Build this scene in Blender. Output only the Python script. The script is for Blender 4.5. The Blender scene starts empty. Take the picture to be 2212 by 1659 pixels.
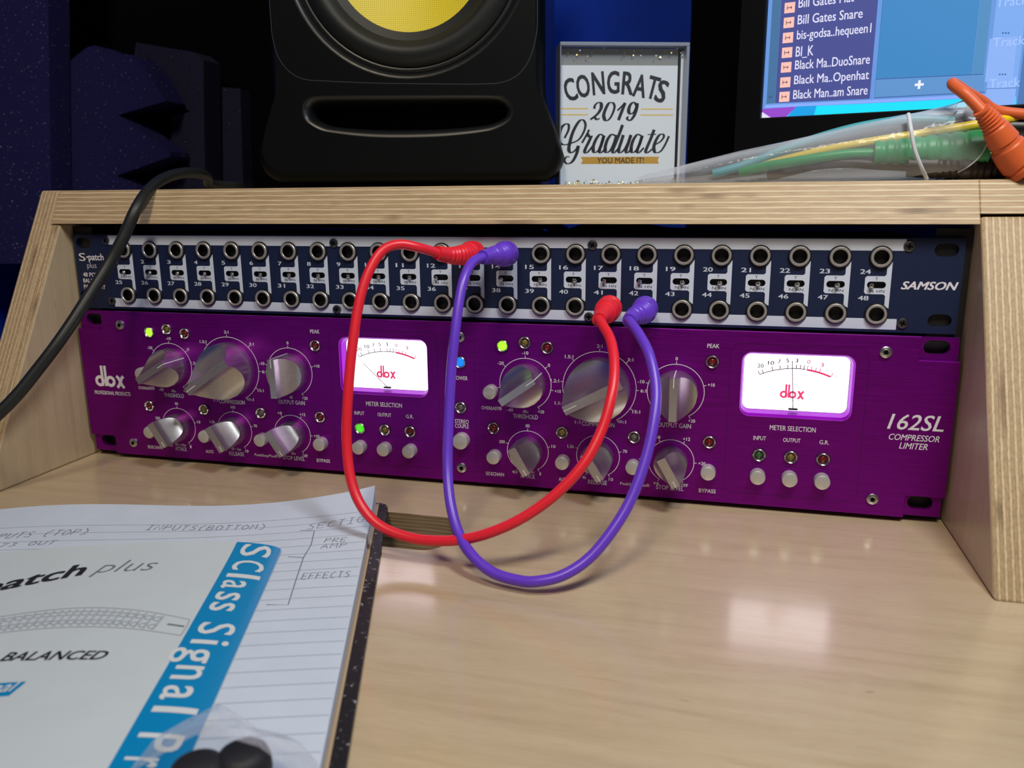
import bpy, math, random
from mathutils import Vector, Matrix
random.seed(7)
S = 0.001                      # everything below is written in millimetres
R = math.radians
sc = bpy.context.scene
col = sc.collection

# ------------------------------------------------------------------ camera, light, exposure
CAM = (376.2, -407.05, 154.8); ROT = (1.3473, 0.0072, 0.2533); FPX = 1764.33
cd = bpy.data.cameras.new('camera'); cam = bpy.data.objects.new('camera', cd); col.objects.link(cam)
cam.location = [c * S for c in CAM]; cam.rotation_euler = ROT
cd.sensor_width = 36; cd.lens = FPX / 2212 * 36; cd.clip_start = 0.005; cd.clip_end = 50
cd.dof.use_dof = True; cd.dof.focus_distance = 0.43; cd.dof.aperture_fstop = 15
sc.camera = cam
sc.view_settings.view_transform = 'Standard'; sc.view_settings.look = 'None'
sc.view_settings.gamma = 1; sc.view_settings.use_curve_mapping = False
sc.view_settings.exposure = 0.0
wd = bpy.data.worlds.new('world'); sc.world = wd; wd.use_nodes = True
wd.node_tree.nodes['Background'].inputs[0].default_value = (0.75, 0.83, 1.0, 1)
wd.node_tree.nodes['Background'].inputs[1].default_value = 0.045

def area_light(name, loc, target, size, power, color):
    l = bpy.data.lights.new(name, 'AREA'); l.shape = 'DISK'; l.size = size; l.energy = power; l.color = color
    o = bpy.data.objects.new(name, l); col.objects.link(o)
    o.location = Vector(loc) * S
    o.rotation_euler = (Vector(target) - Vector(loc)).to_track_quat('-Z', 'Y').to_euler()
    return o
area_light('ceiling_lamp_light', (330, -1150, 1500), (300, 0, 0), 0.34, 13.5, (1.0, 0.85, 0.64))
area_light('desk_lamp_light', (540, -260, 560), (380, -40, 0), 0.13, 2.0, (0.96, 0.99, 1.0))

MR = cam.rotation_euler.to_matrix()
def at(px, py, ax, val):
    """point of the pixel's ray on the plane x / y / z = val (mm)"""
    d = MR @ Vector(((px - 1106) / FPX, -(py - 829.5) / FPX, -1)); o = Vector(CAM)
    i = 'xyz'.index(ax); return o + d * ((val - o[i]) / d[i])
def on(px, py, P0, ang):
    """(s, z) of the pixel on the vertical plane through P0 whose right-hand direction is ang degrees"""
    d = MR @ Vector(((px - 1106) / FPX, -(py - 829.5) / FPX, -1)); o = Vector(CAM)
    u = Vector((math.cos(R(ang)), math.sin(R(ang)), 0)); n = Vector((u.y, -u.x, 0)); P0 = Vector(P0)
    X = o + d * ((P0 - o).dot(n) / d.dot(n)); return ((X - P0).dot(u), X.z - P0.z)

# ------------------------------------------------------------------ materials
def srgb(r, g, b):
    f = lambda c: (c / 255 / 12.92) if c / 255 <= .04045 else ((c / 255 + .055) / 1.055) ** 2.4
    return (f(r), f(g), f(b), 1)
class NT:
    def __init__(s, name):
        s.m = bpy.data.materials.new(name); s.m.use_nodes = True; s.t = s.m.node_tree
        s.p = s.t.nodes['Principled BSDF']; s.out = s.t.nodes['Material Output']
    def n(s, kind, **kw):
        x = s.t.nodes.new('ShaderNode' + kind)
        for k, v in kw.items():
            if k.startswith('i_'):
                key = k[2:]; key = int(key) if key.isdigit() else key.replace('_', ' ')
                x.inputs[key].default_value = v
            else: setattr(x, k, v)
        return x
    def l(s, a, b): s.t.links.new(a, b)
    def coord(s, scale=(1, 1, 1), rot=(0, 0, 0), kind='Object'):
        tc = s.n('TexCoord'); mp = s.n('Mapping'); mp.inputs['Scale'].default_value = scale; mp.inputs['Rotation'].default_value = rot
        s.l(tc.outputs[kind], mp.inputs[0]); return mp.outputs[0]
    def noise(s, vec, scale, detail=4, rough=.55, dist=0):
        x = s.n('TexNoise'); x.inputs['Scale'].default_value = scale; x.inputs['Detail'].default_value = detail
        x.inputs['Roughness'].default_value = rough; x.inputs['Distortion'].default_value = dist
        s.l(vec, x.inputs['Vector']); return x.outputs['Fac']
    def ramp(s, fac, stops):
        x = s.n('ValToRGB'); e = x.color_ramp.elements
        while len(e) < len(stops): e.new(.5)
        for a, (p, c) in zip(e, stops): a.position = p; a.color = c if len(c) == 4 else (*c, 1)
        s.l(fac, x.inputs[0]); return x.outputs[0]
    def mix(s, fac, a, b, mode='MIX'):
        x = s.n('MixRGB', blend_type=mode)
        for i, v in ((0, fac), (1, a), (2, b)):
            if hasattr(v, 'node'): s.l(v, x.inputs[i])
            else: x.inputs[i].default_value = v
        return x.outputs[0]
    def bump(s, h, strength, dist=0.0002):
        b = s.n('Bump'); b.inputs['Strength'].default_value = strength; b.inputs['Distance'].default_value = dist
        s.l(h, b.inputs['Height']); s.l(b.outputs[0], s.p.inputs['Normal'])
    def set(s, **kw):
        for k, v in kw.items():
            i = s.p.inputs[k.replace('_', ' ')]
            if hasattr(v, 'node'): s.l(v, i)
            else: i.default_value = v
        return s
def plain(name, c, rough=.5, metal=0, spec=.5, noise=0.0, nscale=300, **kw):
    m = NT(name); m.set(Base_Color=c, Roughness=rough, Metallic=metal, Specular_IOR_Level=spec)
    if noise:
        f = m.noise(m.coord(), nscale)
        lo = tuple(x * (1 - noise) for x in c[:3]) + (1,); hi = tuple(min(1, x * (1 + noise)) for x in c[:3]) + (1,)
        m.set(Base_Color=m.ramp(f, [(.3, lo), (.7, hi)]))
    for k, v in kw.items(): m.p.inputs[k.replace('_', ' ')].default_value = v
    return m.m
def glow(name, c, st):
    m = NT(name); m.set(Base_Color=(0.02, 0.02, 0.02, 1), Roughness=.35)
    m.p.inputs['Emission Color'].default_value = c; m.p.inputs['Emission Strength'].default_value = st
    return m.m

def wood_face(name, axis):
    m = NT(name); sc3 = {'x': (1.6, 22, 22), 'z': (22, 22, 1.6)}[axis]
    v = m.coord(sc3); base = m.noise(v, 6, 6, .6, .6)
    fine = m.noise(m.coord({'x': (20, 420, 420), 'z': (420, 420, 20)}[axis]), 5, 3, .7)
    c = m.ramp(base, [(.28, (.50, .385, .24)), (.5, (.57, .45, .295)), (.75, (.61, .49, .325))])
    fl = m.ramp(fine, [(.35, (.86, .84, .80)), (.6, (1, 1, 1))])
    c = m.mix(.75, c, fl, 'MULTIPLY')
    streak = m.noise(m.coord({'x': (2.2, 34, 34), 'z': (34, 34, 2.2)}[axis], (0, 0, .12)), 4, 2, .5, .3)
    c = m.mix(m.ramp(streak, [(.70, (0, 0, 0)), (.78, (.35, .35, .35))]), c, (.34, .20, .09, 1))
    fleck = m.noise(m.coord({'x': (26, 150, 150), 'z': (150, 150, 26)}[axis]), 2.2, 1, .4)
    c = m.mix(m.ramp(fleck, [(.78, (0, 0, 0)), (.82, (.7, .7, .7))]), c, (.20, .10, .04, 1))
    m.set(Base_Color=c, Roughness=.36, Specular_IOR_Level=.42, Coat_Weight=1.0 if axis == 'x' else .25, Coat_Roughness=.14 if axis == 'x' else .3, Coat_IOR=1.55)
    m.bump(fine, .06, .0001); return m.m
def ply_edge(name, axis, pitch=2.1, along='x', offs=0.0, dull=1.0):
    """birch plywood edge: plies stacked along one axis"""
    m = NT(name); tc = m.n('TexCoord'); sp = m.n('SeparateXYZ'); m.l(tc.outputs['Object'], sp.inputs[0])
    wob = m.noise(m.coord({'x': (12, 60, 60), 'y': (60, 12, 60), 'z': (60, 60, 12)}[along]), 3, 3)
    a = m.n('Math', operation='MULTIPLY_ADD'); m.l(wob, a.inputs[0]); a.inputs[1].default_value = .0008
    m.l(sp.outputs['XYZ'.index(axis.upper())], a.inputs[2])
    b = m.n('Math', operation='MULTIPLY_ADD'); m.l(a.outputs[0], b.inputs[0]); b.inputs[1].default_value = 1000 / pitch; b.inputs[2].default_value = offs
    fr = m.n('Math', operation='FRACT'); m.l(b.outputs[0], fr.inputs[0])
    band = m.ramp(fr.outputs[0], [(.0, (.58, .47, .31)), (.30, (.66, .55, .38)), (.40, (.37, .25, .14)), (.5, (.47, .34, .20)), (.9, (.44, .32, .19)), (.97, (.33, .22, .12))])
    g = m.noise(m.coord({'x': (14, 240, 240), 'y': (240, 14, 240), 'z': (240, 240, 14)}[along]), 4, 5, .7)
    c = m.mix(.8, band, m.ramp(g, [(.3, (.66, .60, .52)), (.62, (1.08, 1.06, 1.02))]), 'MULTIPLY')
    layer = m.n('Math', operation='FLOOR'); m.l(b.outputs[0], layer.inputs[0])
    cb = m.n('CombineXYZ'); m.l(layer.outputs[0], cb.inputs[0])
    pos = m.n('Math', operation='MULTIPLY'); m.l(sp.outputs['XYZ'.index(along.upper())], pos.inputs[0]); pos.inputs[1].default_value = 14
    m.l(pos.outputs[0], cb.inputs[1])
    dk = m.noise(cb.outputs[0], 1.4, 2, .6)
    c = m.mix(m.ramp(dk, [(.60, (0, 0, 0)), (.70, (.7, .7, .7))]), c, (.12, .06, .025, 1))
    c = m.mix(1.0, c, (dull, dull, dull, 1), 'MULTIPLY')
    m.set(Base_Color=c, Roughness=.5, Specular_IOR_Level=.35); m.bump(g, .25, .0003); return m.m

def brushed(name, c, rough=.38, metal=.85, strength=.10, glint=0.0):
    m = NT(name)
    st = m.noise(m.coord((14, 900, 900)), 4, 4, .65)
    f2 = m.noise(m.coord((40, 40, 40)), 3, 2)
    lo = tuple(x * .78 for x in c[:3]) + (1,); hi = tuple(min(1, x * 1.25) for x in c[:3]) + (1,)
    m.set(Base_Color=m.ramp(st, [(.3, lo), (.7, hi)]), Metallic=metal,
          Roughness=m.ramp(st, [(.25, (rough - .1,) * 3), (.75, (rough + .1,) * 3)]), Specular_IOR_Level=.5)
    dash = m.ramp(m.noise(m.coord((55, 900, 900)), 1.6, 2, .5), [(.66, (0, 0, 0)), (.74, (1, 1, 1))])
    m.bump(m.mix(1.0, st, dash, 'ADD'), strength, .00012); return m.m
def film(name, tint, op=.18, rough=.12):
    m = NT(name); m.set(Base_Color=tint, Roughness=rough, Specular_IOR_Level=.6)
    f = m.noise(m.coord((30, 30, 30)), 3, 3)
    tr = m.n('BsdfTransparent'); tr.inputs[0].default_value = (.97, .98, 1, 1); mx = m.n('MixShader')
    lw = m.n('LayerWeight'); lw.inputs[0].default_value = .35
    mm = m.n('Math', operation='MULTIPLY_ADD', use_clamp=True); m.l(lw.outputs['Facing'], mm.inputs[0]); mm.inputs[1].default_value = .5; mm.inputs[2].default_value = op
    m.l(mm.outputs[0], mx.inputs[0]); m.l(tr.outputs[0], mx.inputs[1]); m.l(m.p.outputs[0], mx.inputs[2])
    m.l(mx.outputs[0], m.out.inputs[0]); m.bump(f, .5, .002); return m.m

M = {}
M['desk_top'] = wood_face('maple_veneer_desk', 'x'); M['side_face'] = wood_face('maple_veneer_side', 'z')
M['edge_board'] = ply_edge('plywood_edge_board', 'z', 2.5, 'x', .15)
M['edge_side'] = ply_edge('plywood_edge_side', 'x', 2.6, 'z', .3)
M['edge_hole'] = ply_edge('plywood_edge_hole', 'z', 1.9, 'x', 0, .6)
M['purple'] = brushed('purple_anodised', (.20, .001, .27, 1), .40, .72, .24)
M['frame'] = plain('purple_meter_frame', (.20, .0005, .33, 1), .42, .95)
M['purple_dark'] = plain('purple_recess', (.11, .003, .15, 1), .4, .6)
M['navy'] = plain('navy_powder_coat', srgb(17, 30, 64), .5, 0, .4, .12, 900)
M['silver'] = plain('silver_print', srgb(205, 214, 232), .55, 0, .3)
M['print'] = plain('white_print', srgb(225, 222, 232), .55)
M['print_dark'] = plain('dark_print', srgb(20, 26, 40), .6)
M['black'] = plain('black_plastic', (.006, .006, .007, 1), .38)
M['hole'] = plain('dark_hole', (.002, .002, .002, 1), .6, 0, .1)
M['chassis'] = plain('black_steel', (.008, .008, .009, 1), .5)
M['chrome'] = plain('chrome', (.62, .60, .58, 1), .22, 1)
M['nickel'] = plain('brushed_nickel', (.60, .57, .54, 1), .42, .8)
M['screw'] = plain('zinc_screw', (.52, .53, .54, 1), .3, 1)
M['screw_dark'] = plain('dark_screw', (.16, .16, .17, 1), .35, 1)
M['alu'] = plain('satin_aluminium', (.66, .65, .66, 1), .34, 1, .5, .06, 500)
M['alu_edge'] = plain('bright_aluminium', (.9, .9, .92, 1), .2, 1)
M['btn'] = plain('satin_silver_button', (.62, .61, .60, 1), .38, .55)
M['meter'] = glow('meter_backlight', (1.0, .84, .98, 1), 2.6)
M['m_black'] = plain('meter_black_print', (.02, .02, .03, 1), .6)
M['m_grey'] = plain('meter_grey_print', (.45, .42, .45, 1), .6)
M['m_red'] = plain('meter_red_print', srgb(225, 60, 110), .6, **{'Emission Color': srgb(225, 60, 110), 'Emission Strength': .55})
M['led_green'] = glow('led_green_lit', (.30, 1.0, .02, 1), 1.9)
M['led_green2'] = glow('led_green_soft', (.08, .8, .02, 1), 1.0)
M['led_blue'] = glow('led_blue_lit', (.0, .17, 1.0, 1), 1.5)
M['led_red'] = plain('led_red_off', (.16, .008, .006, 1), .12, 0, .6)
M['led_yel'] = plain('led_yellow_off', (.20, .16, .03, 1), .12, 0, .6)
M['led_grn_off'] = plain('led_green_off', (.03, .12, .03, 1), .12, 0, .6)
M['led_clr'] = plain('led_clear_off', (.14, .13, .13, 1), .12, 0, .6)
M['red'] = plain('red_pvc', srgb(232, 36, 54), .36, 0, .5)
M['violet'] = plain('violet_pvc', srgb(104, 60, 205), .34, 0, .5)
M['blackcord'] = plain('black_rubber', (.011, .013, .013, 1), .45)
M['orange'] = plain('orange_pvc', srgb(214, 98, 48), .45, 0, .4)
M['greenp'] = plain('green_pvc', srgb(14, 150, 76), .4); M['yellowp'] = plain('yellow_pvc', srgb(232, 200, 24), .35)
M['tealp'] = plain('teal_pvc', srgb(70, 160, 170), .4); M['greyp'] = plain('grey_pvc', srgb(150, 165, 180), .4)
M['brownp'] = plain('dark_brown_pvc', (.035, .022, .018, 1), .45); M['bluep'] = plain('blue_pvc', srgb(110, 165, 200), .4)
M['spk'] = plain('black_vinyl_baffle', (.0022, .0030, .0036, 1), .5, 0, .12, .2, 2500)
M['spk_lip'] = plain('black_satin_lip', (.006, .007, .008, 1), .38, 0, .6)
M['spk_gloss'] = plain('black_rubber_surround', (.008, .010, .010, 1), .5, 0, .4)
M['spk_side'] = plain('black_vinyl_side', (.012, .013, .016, 1), .22, 0, .6)
M['groove'] = plain('groove_line', (.10, .11, .12, 1), .25, .6)
M['paper'] = plain('white_paper', (.58, .655, .77, 1), .75, 0, .2, .03, 60)
M['sheet'] = plain('gloss_booklet_paper', (.57, .64, .68, 1), .42, 0, .4, .02, 60)
M['stripe'] = plain('cyan_blue_ink', srgb(0, 132, 190), .4, 0, .4)
M['ink'] = plain('black_ink', (.015, .015, .02, 1), .5); M['pencil'] = plain('pencil_lead', (.16, .17, .19, 1), .6)
M['rule'] = plain('ruled_line', (.40, .45, .52, 1), .7); M['greyink'] = plain('grey_ink', (.30, .33, .36, 1), .6)
M['board'] = plain('cardboard_cover', (.42, .31, .2, 1), .7)
M['film'] = film('clear_poly_bag', (.74, .78, .86, 1), .19, .15); M['film2'] = film('clear_poly_pouch', (.72, .74, .80, 1), .10, .18)
M['rubber'] = plain('black_rubber_grip', (.012, .012, .015, 1), .6)
M['bezel'] = plain('monitor_bezel', (.0015, .0015, .0025, 1), .5, 0, .12)
M['wallblue'] = plain('deep_blue_paint', (.0005, .032, .42, 1), .75, 0, .2, .08, 30)
M['floor'] = plain('dark_carpet', (.02, .02, .025, 1), .9)
M['gold'] = plain('gold_glitter', (.75, .55, .16, 1), .2, 1)
M['goldink'] = plain('gold_ink', srgb(245, 205, 96), .5)
M['cardw'] = plain('white_card', (.82, .88, .92, 1), .6)
M['cardgap'] = plain('grey_air_gap', (.30, .31, .30, 1), .4)

def marbled():
    m = NT('marbled_notebook_cover'); f = m.noise(m.coord((1, 1, 1)), 420, 5, .7)
    m.set(Base_Color=m.ramp(f, [(.60, (.008, .008, .010)), (.67, (.5, .49, .52))]), Roughness=.5); return m.m
M['marble'] = marbled()
def foam(name, c, sp):
    m = NT(name); f = m.noise(m.coord(), 900, 3, .7); d = m.noise(m.coord(), 620, 0, .5)
    cc = m.ramp(f, [(.3, tuple(x * .6 for x in c)), (.7, tuple(x * 1.35 for x in c))])
    cc = m.mix(m.ramp(d, [(.80 - sp, (0, 0, 0)), (.83 - sp, (1, 1, 1))]), cc, (.30, .31, .38, 1))
    m.set(Base_Color=cc, Roughness=.95, Specular_IOR_Level=.1); m.bump(f, .6, .001); return m.m
M['foam'] = foam('navy_acoustic_foam', (.018, .018, .095), .0); M['foam2'] = foam('slate_acoustic_foam', (.022, .023, .055), -.05)
M['wallshade'] = plain('black_wall_shade', (.0022, .0022, .0032, 1), .95, 0, .05)  # flat black of the two boards that stand in for shaded wall
def cone():
    m = NT('yellow_woven_cone'); v = m.coord()
    w1 = m.n('TexWave', bands_direction='X'); w2 = m.n('TexWave', bands_direction='Z')
    for w in (w1, w2): w.inputs['Scale'].default_value = 260; m.l(v, w.inputs[0])
    f = m.mix(.5, w1.outputs['Fac'], w2.outputs['Fac'])
    m.set(Base_Color=m.ramp(f, [(.2, (.52, .40, .006)), (.8, (.80, .66, .02))]), Roughness=.45); m.bump(f, .2, .0004); return m.m
M['cone'] = cone()

# ------------------------------------------------------------------ mesh helpers (mm)
def empty(name, loc=(0, 0, 0), rz=0):
    o = bpy.data.objects.new(name, None); col.objects.link(o); o.location = Vector(loc) * S; o.rotation_euler.z = rz
    o.empty_display_size = .01; return o
def tag(o, label=None, cat=None, group=None, kind=None):
    for k, v in (('label', label), ('category', cat), ('group', group), ('kind', kind)):
        if v: o[k] = v
    return o
class MB:
    """collects shapes; build() links them as one mesh object"""
    def __init__(s): s.v = []; s.f = []; s.m = []; s.mats = []
    def mi(s, mat):
        if mat not in s.mats: s.mats.append(mat)
        return s.mats.index(mat)
    def add(s, vs, fs, mat, X=None):
        b = len(s.v); k = s.mi(mat)
        s.v += [tuple(X @ Vector(p)) if X else tuple(p) for p in vs]
        s.f += [tuple(i + b for i in f) for f in fs]; s.m += [k] * len(fs); return s
    def box(s, a, b, mat, X=None):
        (x0, y0, z0), (x1, y1, z1) = a, b
        vs = [(x0, y0, z0), (x1, y0, z0), (x1, y1, z0), (x0, y1, z0), (x0, y0, z1), (x1, y0, z1), (x1, y1, z1), (x0, y1, z1)]
        return s.add(vs, [(0, 3, 2, 1), (4, 5, 6, 7), (0, 1, 5, 4), (1, 2, 6, 5), (2, 3, 7, 6), (3, 0, 4, 7)], mat, X)
    def lathe(s, prof, mat, X=None, n=32, mats=None):
        """profile [(r, h)] turned about the local axis: h runs along -y (towards the viewer)"""
        vs = []; k = len(prof)
        for i in range(n):
            a = 2 * math.pi * i / n
            for r, h in prof: vs.append((r * math.cos(a), -h, r * math.sin(a)))
        for j in range(k - 1):
            fs = [(i * k + j, ((i + 1) % n) * k + j, ((i + 1) % n) * k + j + 1, i * k + j + 1) for i in range(n)]
            s.add(vs if j == 0 else [], [], mat, X) if j == 0 else None
            b = len(s.v) - len(vs); kk = s.mi(mats[j] if mats else mat)
            s.f += [tuple(q + b for q in f) for f in fs]; s.m += [kk] * len(fs)
        return s
    def prism(s, poly, y0, y1, mat, X=None, side=None):
        """polygon in (x, z) extruded from y0 (front) to y1"""
        n = len(poly); vs = [(x, y0, z) for x, z in poly] + [(x, y1, z) for x, z in poly]
        s.add(vs, [tuple(range(n)), tuple(range(2 * n - 1, n - 1, -1))], mat, X)
        s.add(vs, [(i, i + n, (i + 1) % n + n, (i + 1) % n) for i in range(n)], side or mat, X); return s
    def poly(s, pts, mat, X=None): return s.add(pts, [tuple(range(len(pts)))], mat, X)
    def mesh(s, me, mat, X=None):
        s.add([v.co[:] for v in me.vertices], [tuple(p.vertices) for p in me.polygons], mat, X); return s
    def tube(s, pts, rad, mat, n=14, sub=8, caps=True):
        P = smooth(pts, sub); k = len(P); rr = rad if callable(rad) else (lambda t: rad)
        T = [(P[min(i + 1, k - 1)] - P[max(i - 1, 0)]).normalized() for i in range(k)]
        up = Vector((0, 0, 1)) if abs(T[0].z) < .9 else Vector((1, 0, 0))
        N = (up - T[0] * up.dot(T[0])).normalized(); vs = []
        L = [0]
        for i in range(1, k): L.append(L[-1] + (P[i] - P[i - 1]).length)
        for i in range(k):
            N = (N - T[i] * N.dot(T[i])).normalized(); B = T[i].cross(N); r = rr(L[i] / max(L[-1], 1e-9))
            for j in range(n):
                a = 2 * math.pi * j / n; vs.append(P[i] + (N * math.cos(a) + B * math.sin(a)) * r)
        fs = [(i * n + j, i * n + (j + 1) % n, (i + 1) * n + (j + 1) % n, (i + 1) * n + j) for i in range(k - 1) for j in range(n)]
        if caps: fs += [tuple(range(n - 1, -1, -1)), tuple(range((k - 1) * n, k * n))]
        return s.add(vs, fs, mat)
    def build(s, name, parent=None, flat=False, ang=32, bevel=0, fix=False):
        me = bpy.data.meshes.new(name); off = Vector((0, 0, 0))
        if parent is not None:
            p = parent
            while p is not None: off = off + p.location; p = p.parent
        me.from_pydata([Vector(v) * S - (off if parent is not None and parent.rotation_euler.z == 0 else Vector()) for v in s.v], [], s.f)
        for m in s.mats: me.materials.append(m)
        me.polygons.foreach_set('material_index', s.m)
        if fix:
            import bmesh
            b = bmesh.new(); b.from_mesh(me); bmesh.ops.remove_doubles(b, verts=b.verts, dist=1e-7)
            bmesh.ops.recalc_face_normals(b, faces=b.faces); b.to_mesh(me); b.free()
        if not flat:
            me.polygons.foreach_set('use_smooth', [True] * len(me.polygons)); me.set_sharp_from_angle(angle=R(ang))
        me.update()
        o = bpy.data.objects.new(name, me); col.objects.link(o)
        if parent is not None: o.parent = parent
        if bevel:
            bv = o.modifiers.new('bevel', 'BEVEL'); bv.width = bevel * S; bv.segments = 2; bv.limit_method = 'ANGLE'; bv.angle_limit = R(40)
        return o
def smooth(pts, sub=8):
    P = [Vector(p) for p in pts]
    if sub <= 1 or len(P) < 3: return P
    Q = [P[0] * 2 - P[1]] + P + [P[-1] * 2 - P[-2]]; out = []
    for i in range(1, len(Q) - 2):
        a, b, c, d = Q[i - 1:i + 3]
        for k in range(sub):
            t = k / sub
            out.append(.5 * (2 * b + (c - a) * t + (2 * a - 5 * b + 4 * c - d) * t * t + (3 * b - a - 3 * c + d) * t ** 3))
    out.append(P[-1]); return out
def T(x=0, y=0, z=0, rot=0): return Matrix.Translation((x, y, z)) @ Matrix.Rotation(rot, 4, 'Y')
def circle(cx, cz, r, n=32, a0=0, a1=360): return [(cx + r * math.cos(R(a0 + (a1 - a0) * i / n)), cz + r * math.sin(R(a0 + (a1 - a0) * i / n))) for i in range(n + (0 if a1 - a0 == 360 else 1))]
def rrect(x0, z0, x1, z1, r, n=6):
    out = []
    for cx, cz, a in ((x1 - r, z1 - r, 0), (x0 + r, z1 - r, 90), (x0 + r, z0 + r, 180), (x1 - r, z0 + r, 270)):
        out += [(cx + r * math.cos(R(a + 90 * i / n)), cz + r * math.sin(R(a + 90 * i / n))) for i in range(n + 1)]
    return out
def curve_mesh(cu):
    o = bpy.data.objects.new('tmp', cu); me = bpy.data.meshes.new_from_object(o)
    bpy.data.objects.remove(o); bpy.data.curves.remove(cu); return me
def plate(outline, holes, th, bevel=0.0):
    """flat plate with holes: (x, z) outlines, front at y=0, back at y=th; returned as (verts, faces)"""
    cu = bpy.data.curves.new('tmp', 'CURVE'); cu.dimensions = '2D'; cu.fill_mode = 'BOTH'
    cu.extrude = th / 2; cu.bevel_depth = bevel; cu.bevel_resolution = 1
    for pl in [outline] + holes:
        sp = cu.splines.new('POLY'); sp.points.add(len(pl) - 1); sp.use_cyclic_u = True
        for p, (x, z) in zip(sp.points, pl): p.co = (x, z, 0, 1)
    me = curve_mesh(cu); vs = [(v.co.x, th / 2 - v.co.z, v.co.y) for v in me.vertices]; fs = [tuple(p.vertices) for p in me.polygons]
    bpy.data.meshes.remove(me); return vs, fs
TXT = {}
def text_geo(body, bold, shear):
    key = (body, bold, shear)
    if key not in TXT:
        cu = bpy.data.curves.new('tmp', 'FONT'); cu.body = body; cu.size = 1; cu.offset = min(bold, 0); cu.shear = shear; cu.resolution_u = 3
        me = curve_mesh(cu); vs = [v.co.copy() for v in me.vertices]; fs = [tuple(p.vertices) for p in me.polygons]; bpy.data.meshes.remove(me)
        if bold > 0:                              # heavier weight: the outline repeated a hair to each side
            n = len(vs); f0 = list(fs); v0 = list(vs)
            for k, (dx, dy) in enumerate(((1, .5), (-1, -.5), (1, -.5), (-1, .5))):
                vs += [v + Vector((dx * bold * .8, dy * bold * .8, k + 1)) for v in v0]; fs += [tuple(i + n * (k + 1) for i in f) for f in f0]
        x0 = min(v.x for v in vs); x1 = max(v.x for v in vs); y0 = min(v.y for v in vs); y1 = max(v.y for v in vs)
        TXT[key] = ([((v.x - x0) / (x1 - x0), (v.y - y0) / max(y1 - y0, 1e-6), v.z) for v in vs], fs, (x1 - x0) / max(y1 - y0, 1e-6))
    return TXT[key]
def text(mb, body, cx, cz, w, h, mat, y=-.06, bold=.0, shear=0, X=None, map2=None, rot=0, align='C'):
    """lettering fitted to a box w x h centred on (cx, cz) in the (x, z) plane; w None keeps the font's own proportions"""
    vs, fs, asp = text_geo(body, bold, shear)
    if map2:
        import bmesh
        b = bmesh.new(); q = [b.verts.new((x * asp, z, q_ * 1e-4)) for x, z, q_ in vs]
        for f in fs:
            try: b.faces.new([q[i] for i in f])
            except ValueError: pass
        for _ in range(4):
            ed = [e for e in b.edges if e.calc_length() > .13]
            if not ed: break
            bmesh.ops.triangulate(b, faces=b.faces[:]); ed = [e for e in b.edges if e.calc_length() > .13]
            bmesh.ops.subdivide_edges(b, edges=ed, cuts=1)
        b.verts.index_update(); vs = [(v.co.x / asp, v.co.y, v.co.z * 1e4) for v in b.verts]; fs = [tuple(v.index for v in f.verts) for f in b.faces]; b.free()
    if w is None: w = h * asp
    if align == 'L': cx = cx + w / 2
    c, s_ = math.cos(rot), math.sin(rot); pts = []
    for a, b, q_ in vs:                           # each repeat of a heavy letter lies .01 mm above the last
        x, z = (a - .5) * w, (b - .5) * h; x, z = cx + x * c - z * s_, cz + x * s_ + z * c
        if map2: p = map2(x, z); pts.append((p[0], p[1], p[2] + q_ * .01))
        else: pts.append((x, y - q_ * .01, z))
    mb.add(pts, fs, mat, X)
def ribbon(mb, pts, w, mat, map2=None, y=-.06, sub=1, X=None):
    """flat stroke in the (x, z) plane; w may be a function of the stroke's direction"""
    P = smooth([(a, b, 0) for a, b in pts], sub); k = len(P); vs = []
    for i in range(k):
        t = (P[min(i + 1, k - 1)] - P[max(i - 1, 0)]).normalized(); ww = w(t) if callable(w) else w
        n = Vector((-t.y, t.x, 0)) * ww / 2
        for q in (P[i] + n, P[i] - n): vs.append(map2(q.x, q.y) if map2 else (q.x, y, q.y))
    mb.add(vs, [(2 * i, 2 * i + 1, 2 * i + 3, 2 * i + 2) for i in range(k - 1)], mat, X)
def arc(mb, cx, cz, r, w, a0, a1, mat, y=-.06, n=40):
    ribbon(mb, circle(cx, cz, r, n, a0, a1 if a1 - a0 != 360 else a0 + 359.9), w, mat, y=y)

# ================================================================== the room
mb = MB(); mb.box((-900, 470, -740), (1900, 540, 1800), M['wallblue']); tag(mb.build('wall_back', flat=True), kind='structure')
mb = MB(); mb.box((-560, -900, -740), (-500, 470, 1800), M['wallblue']); tag(mb.build('wall_left', flat=True), kind='structure')
mb = MB(); mb.box((-500, -1500, -760), (1900, 470, -740), M['floor']); tag(mb.build('floor', flat=True), kind='structure')

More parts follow.
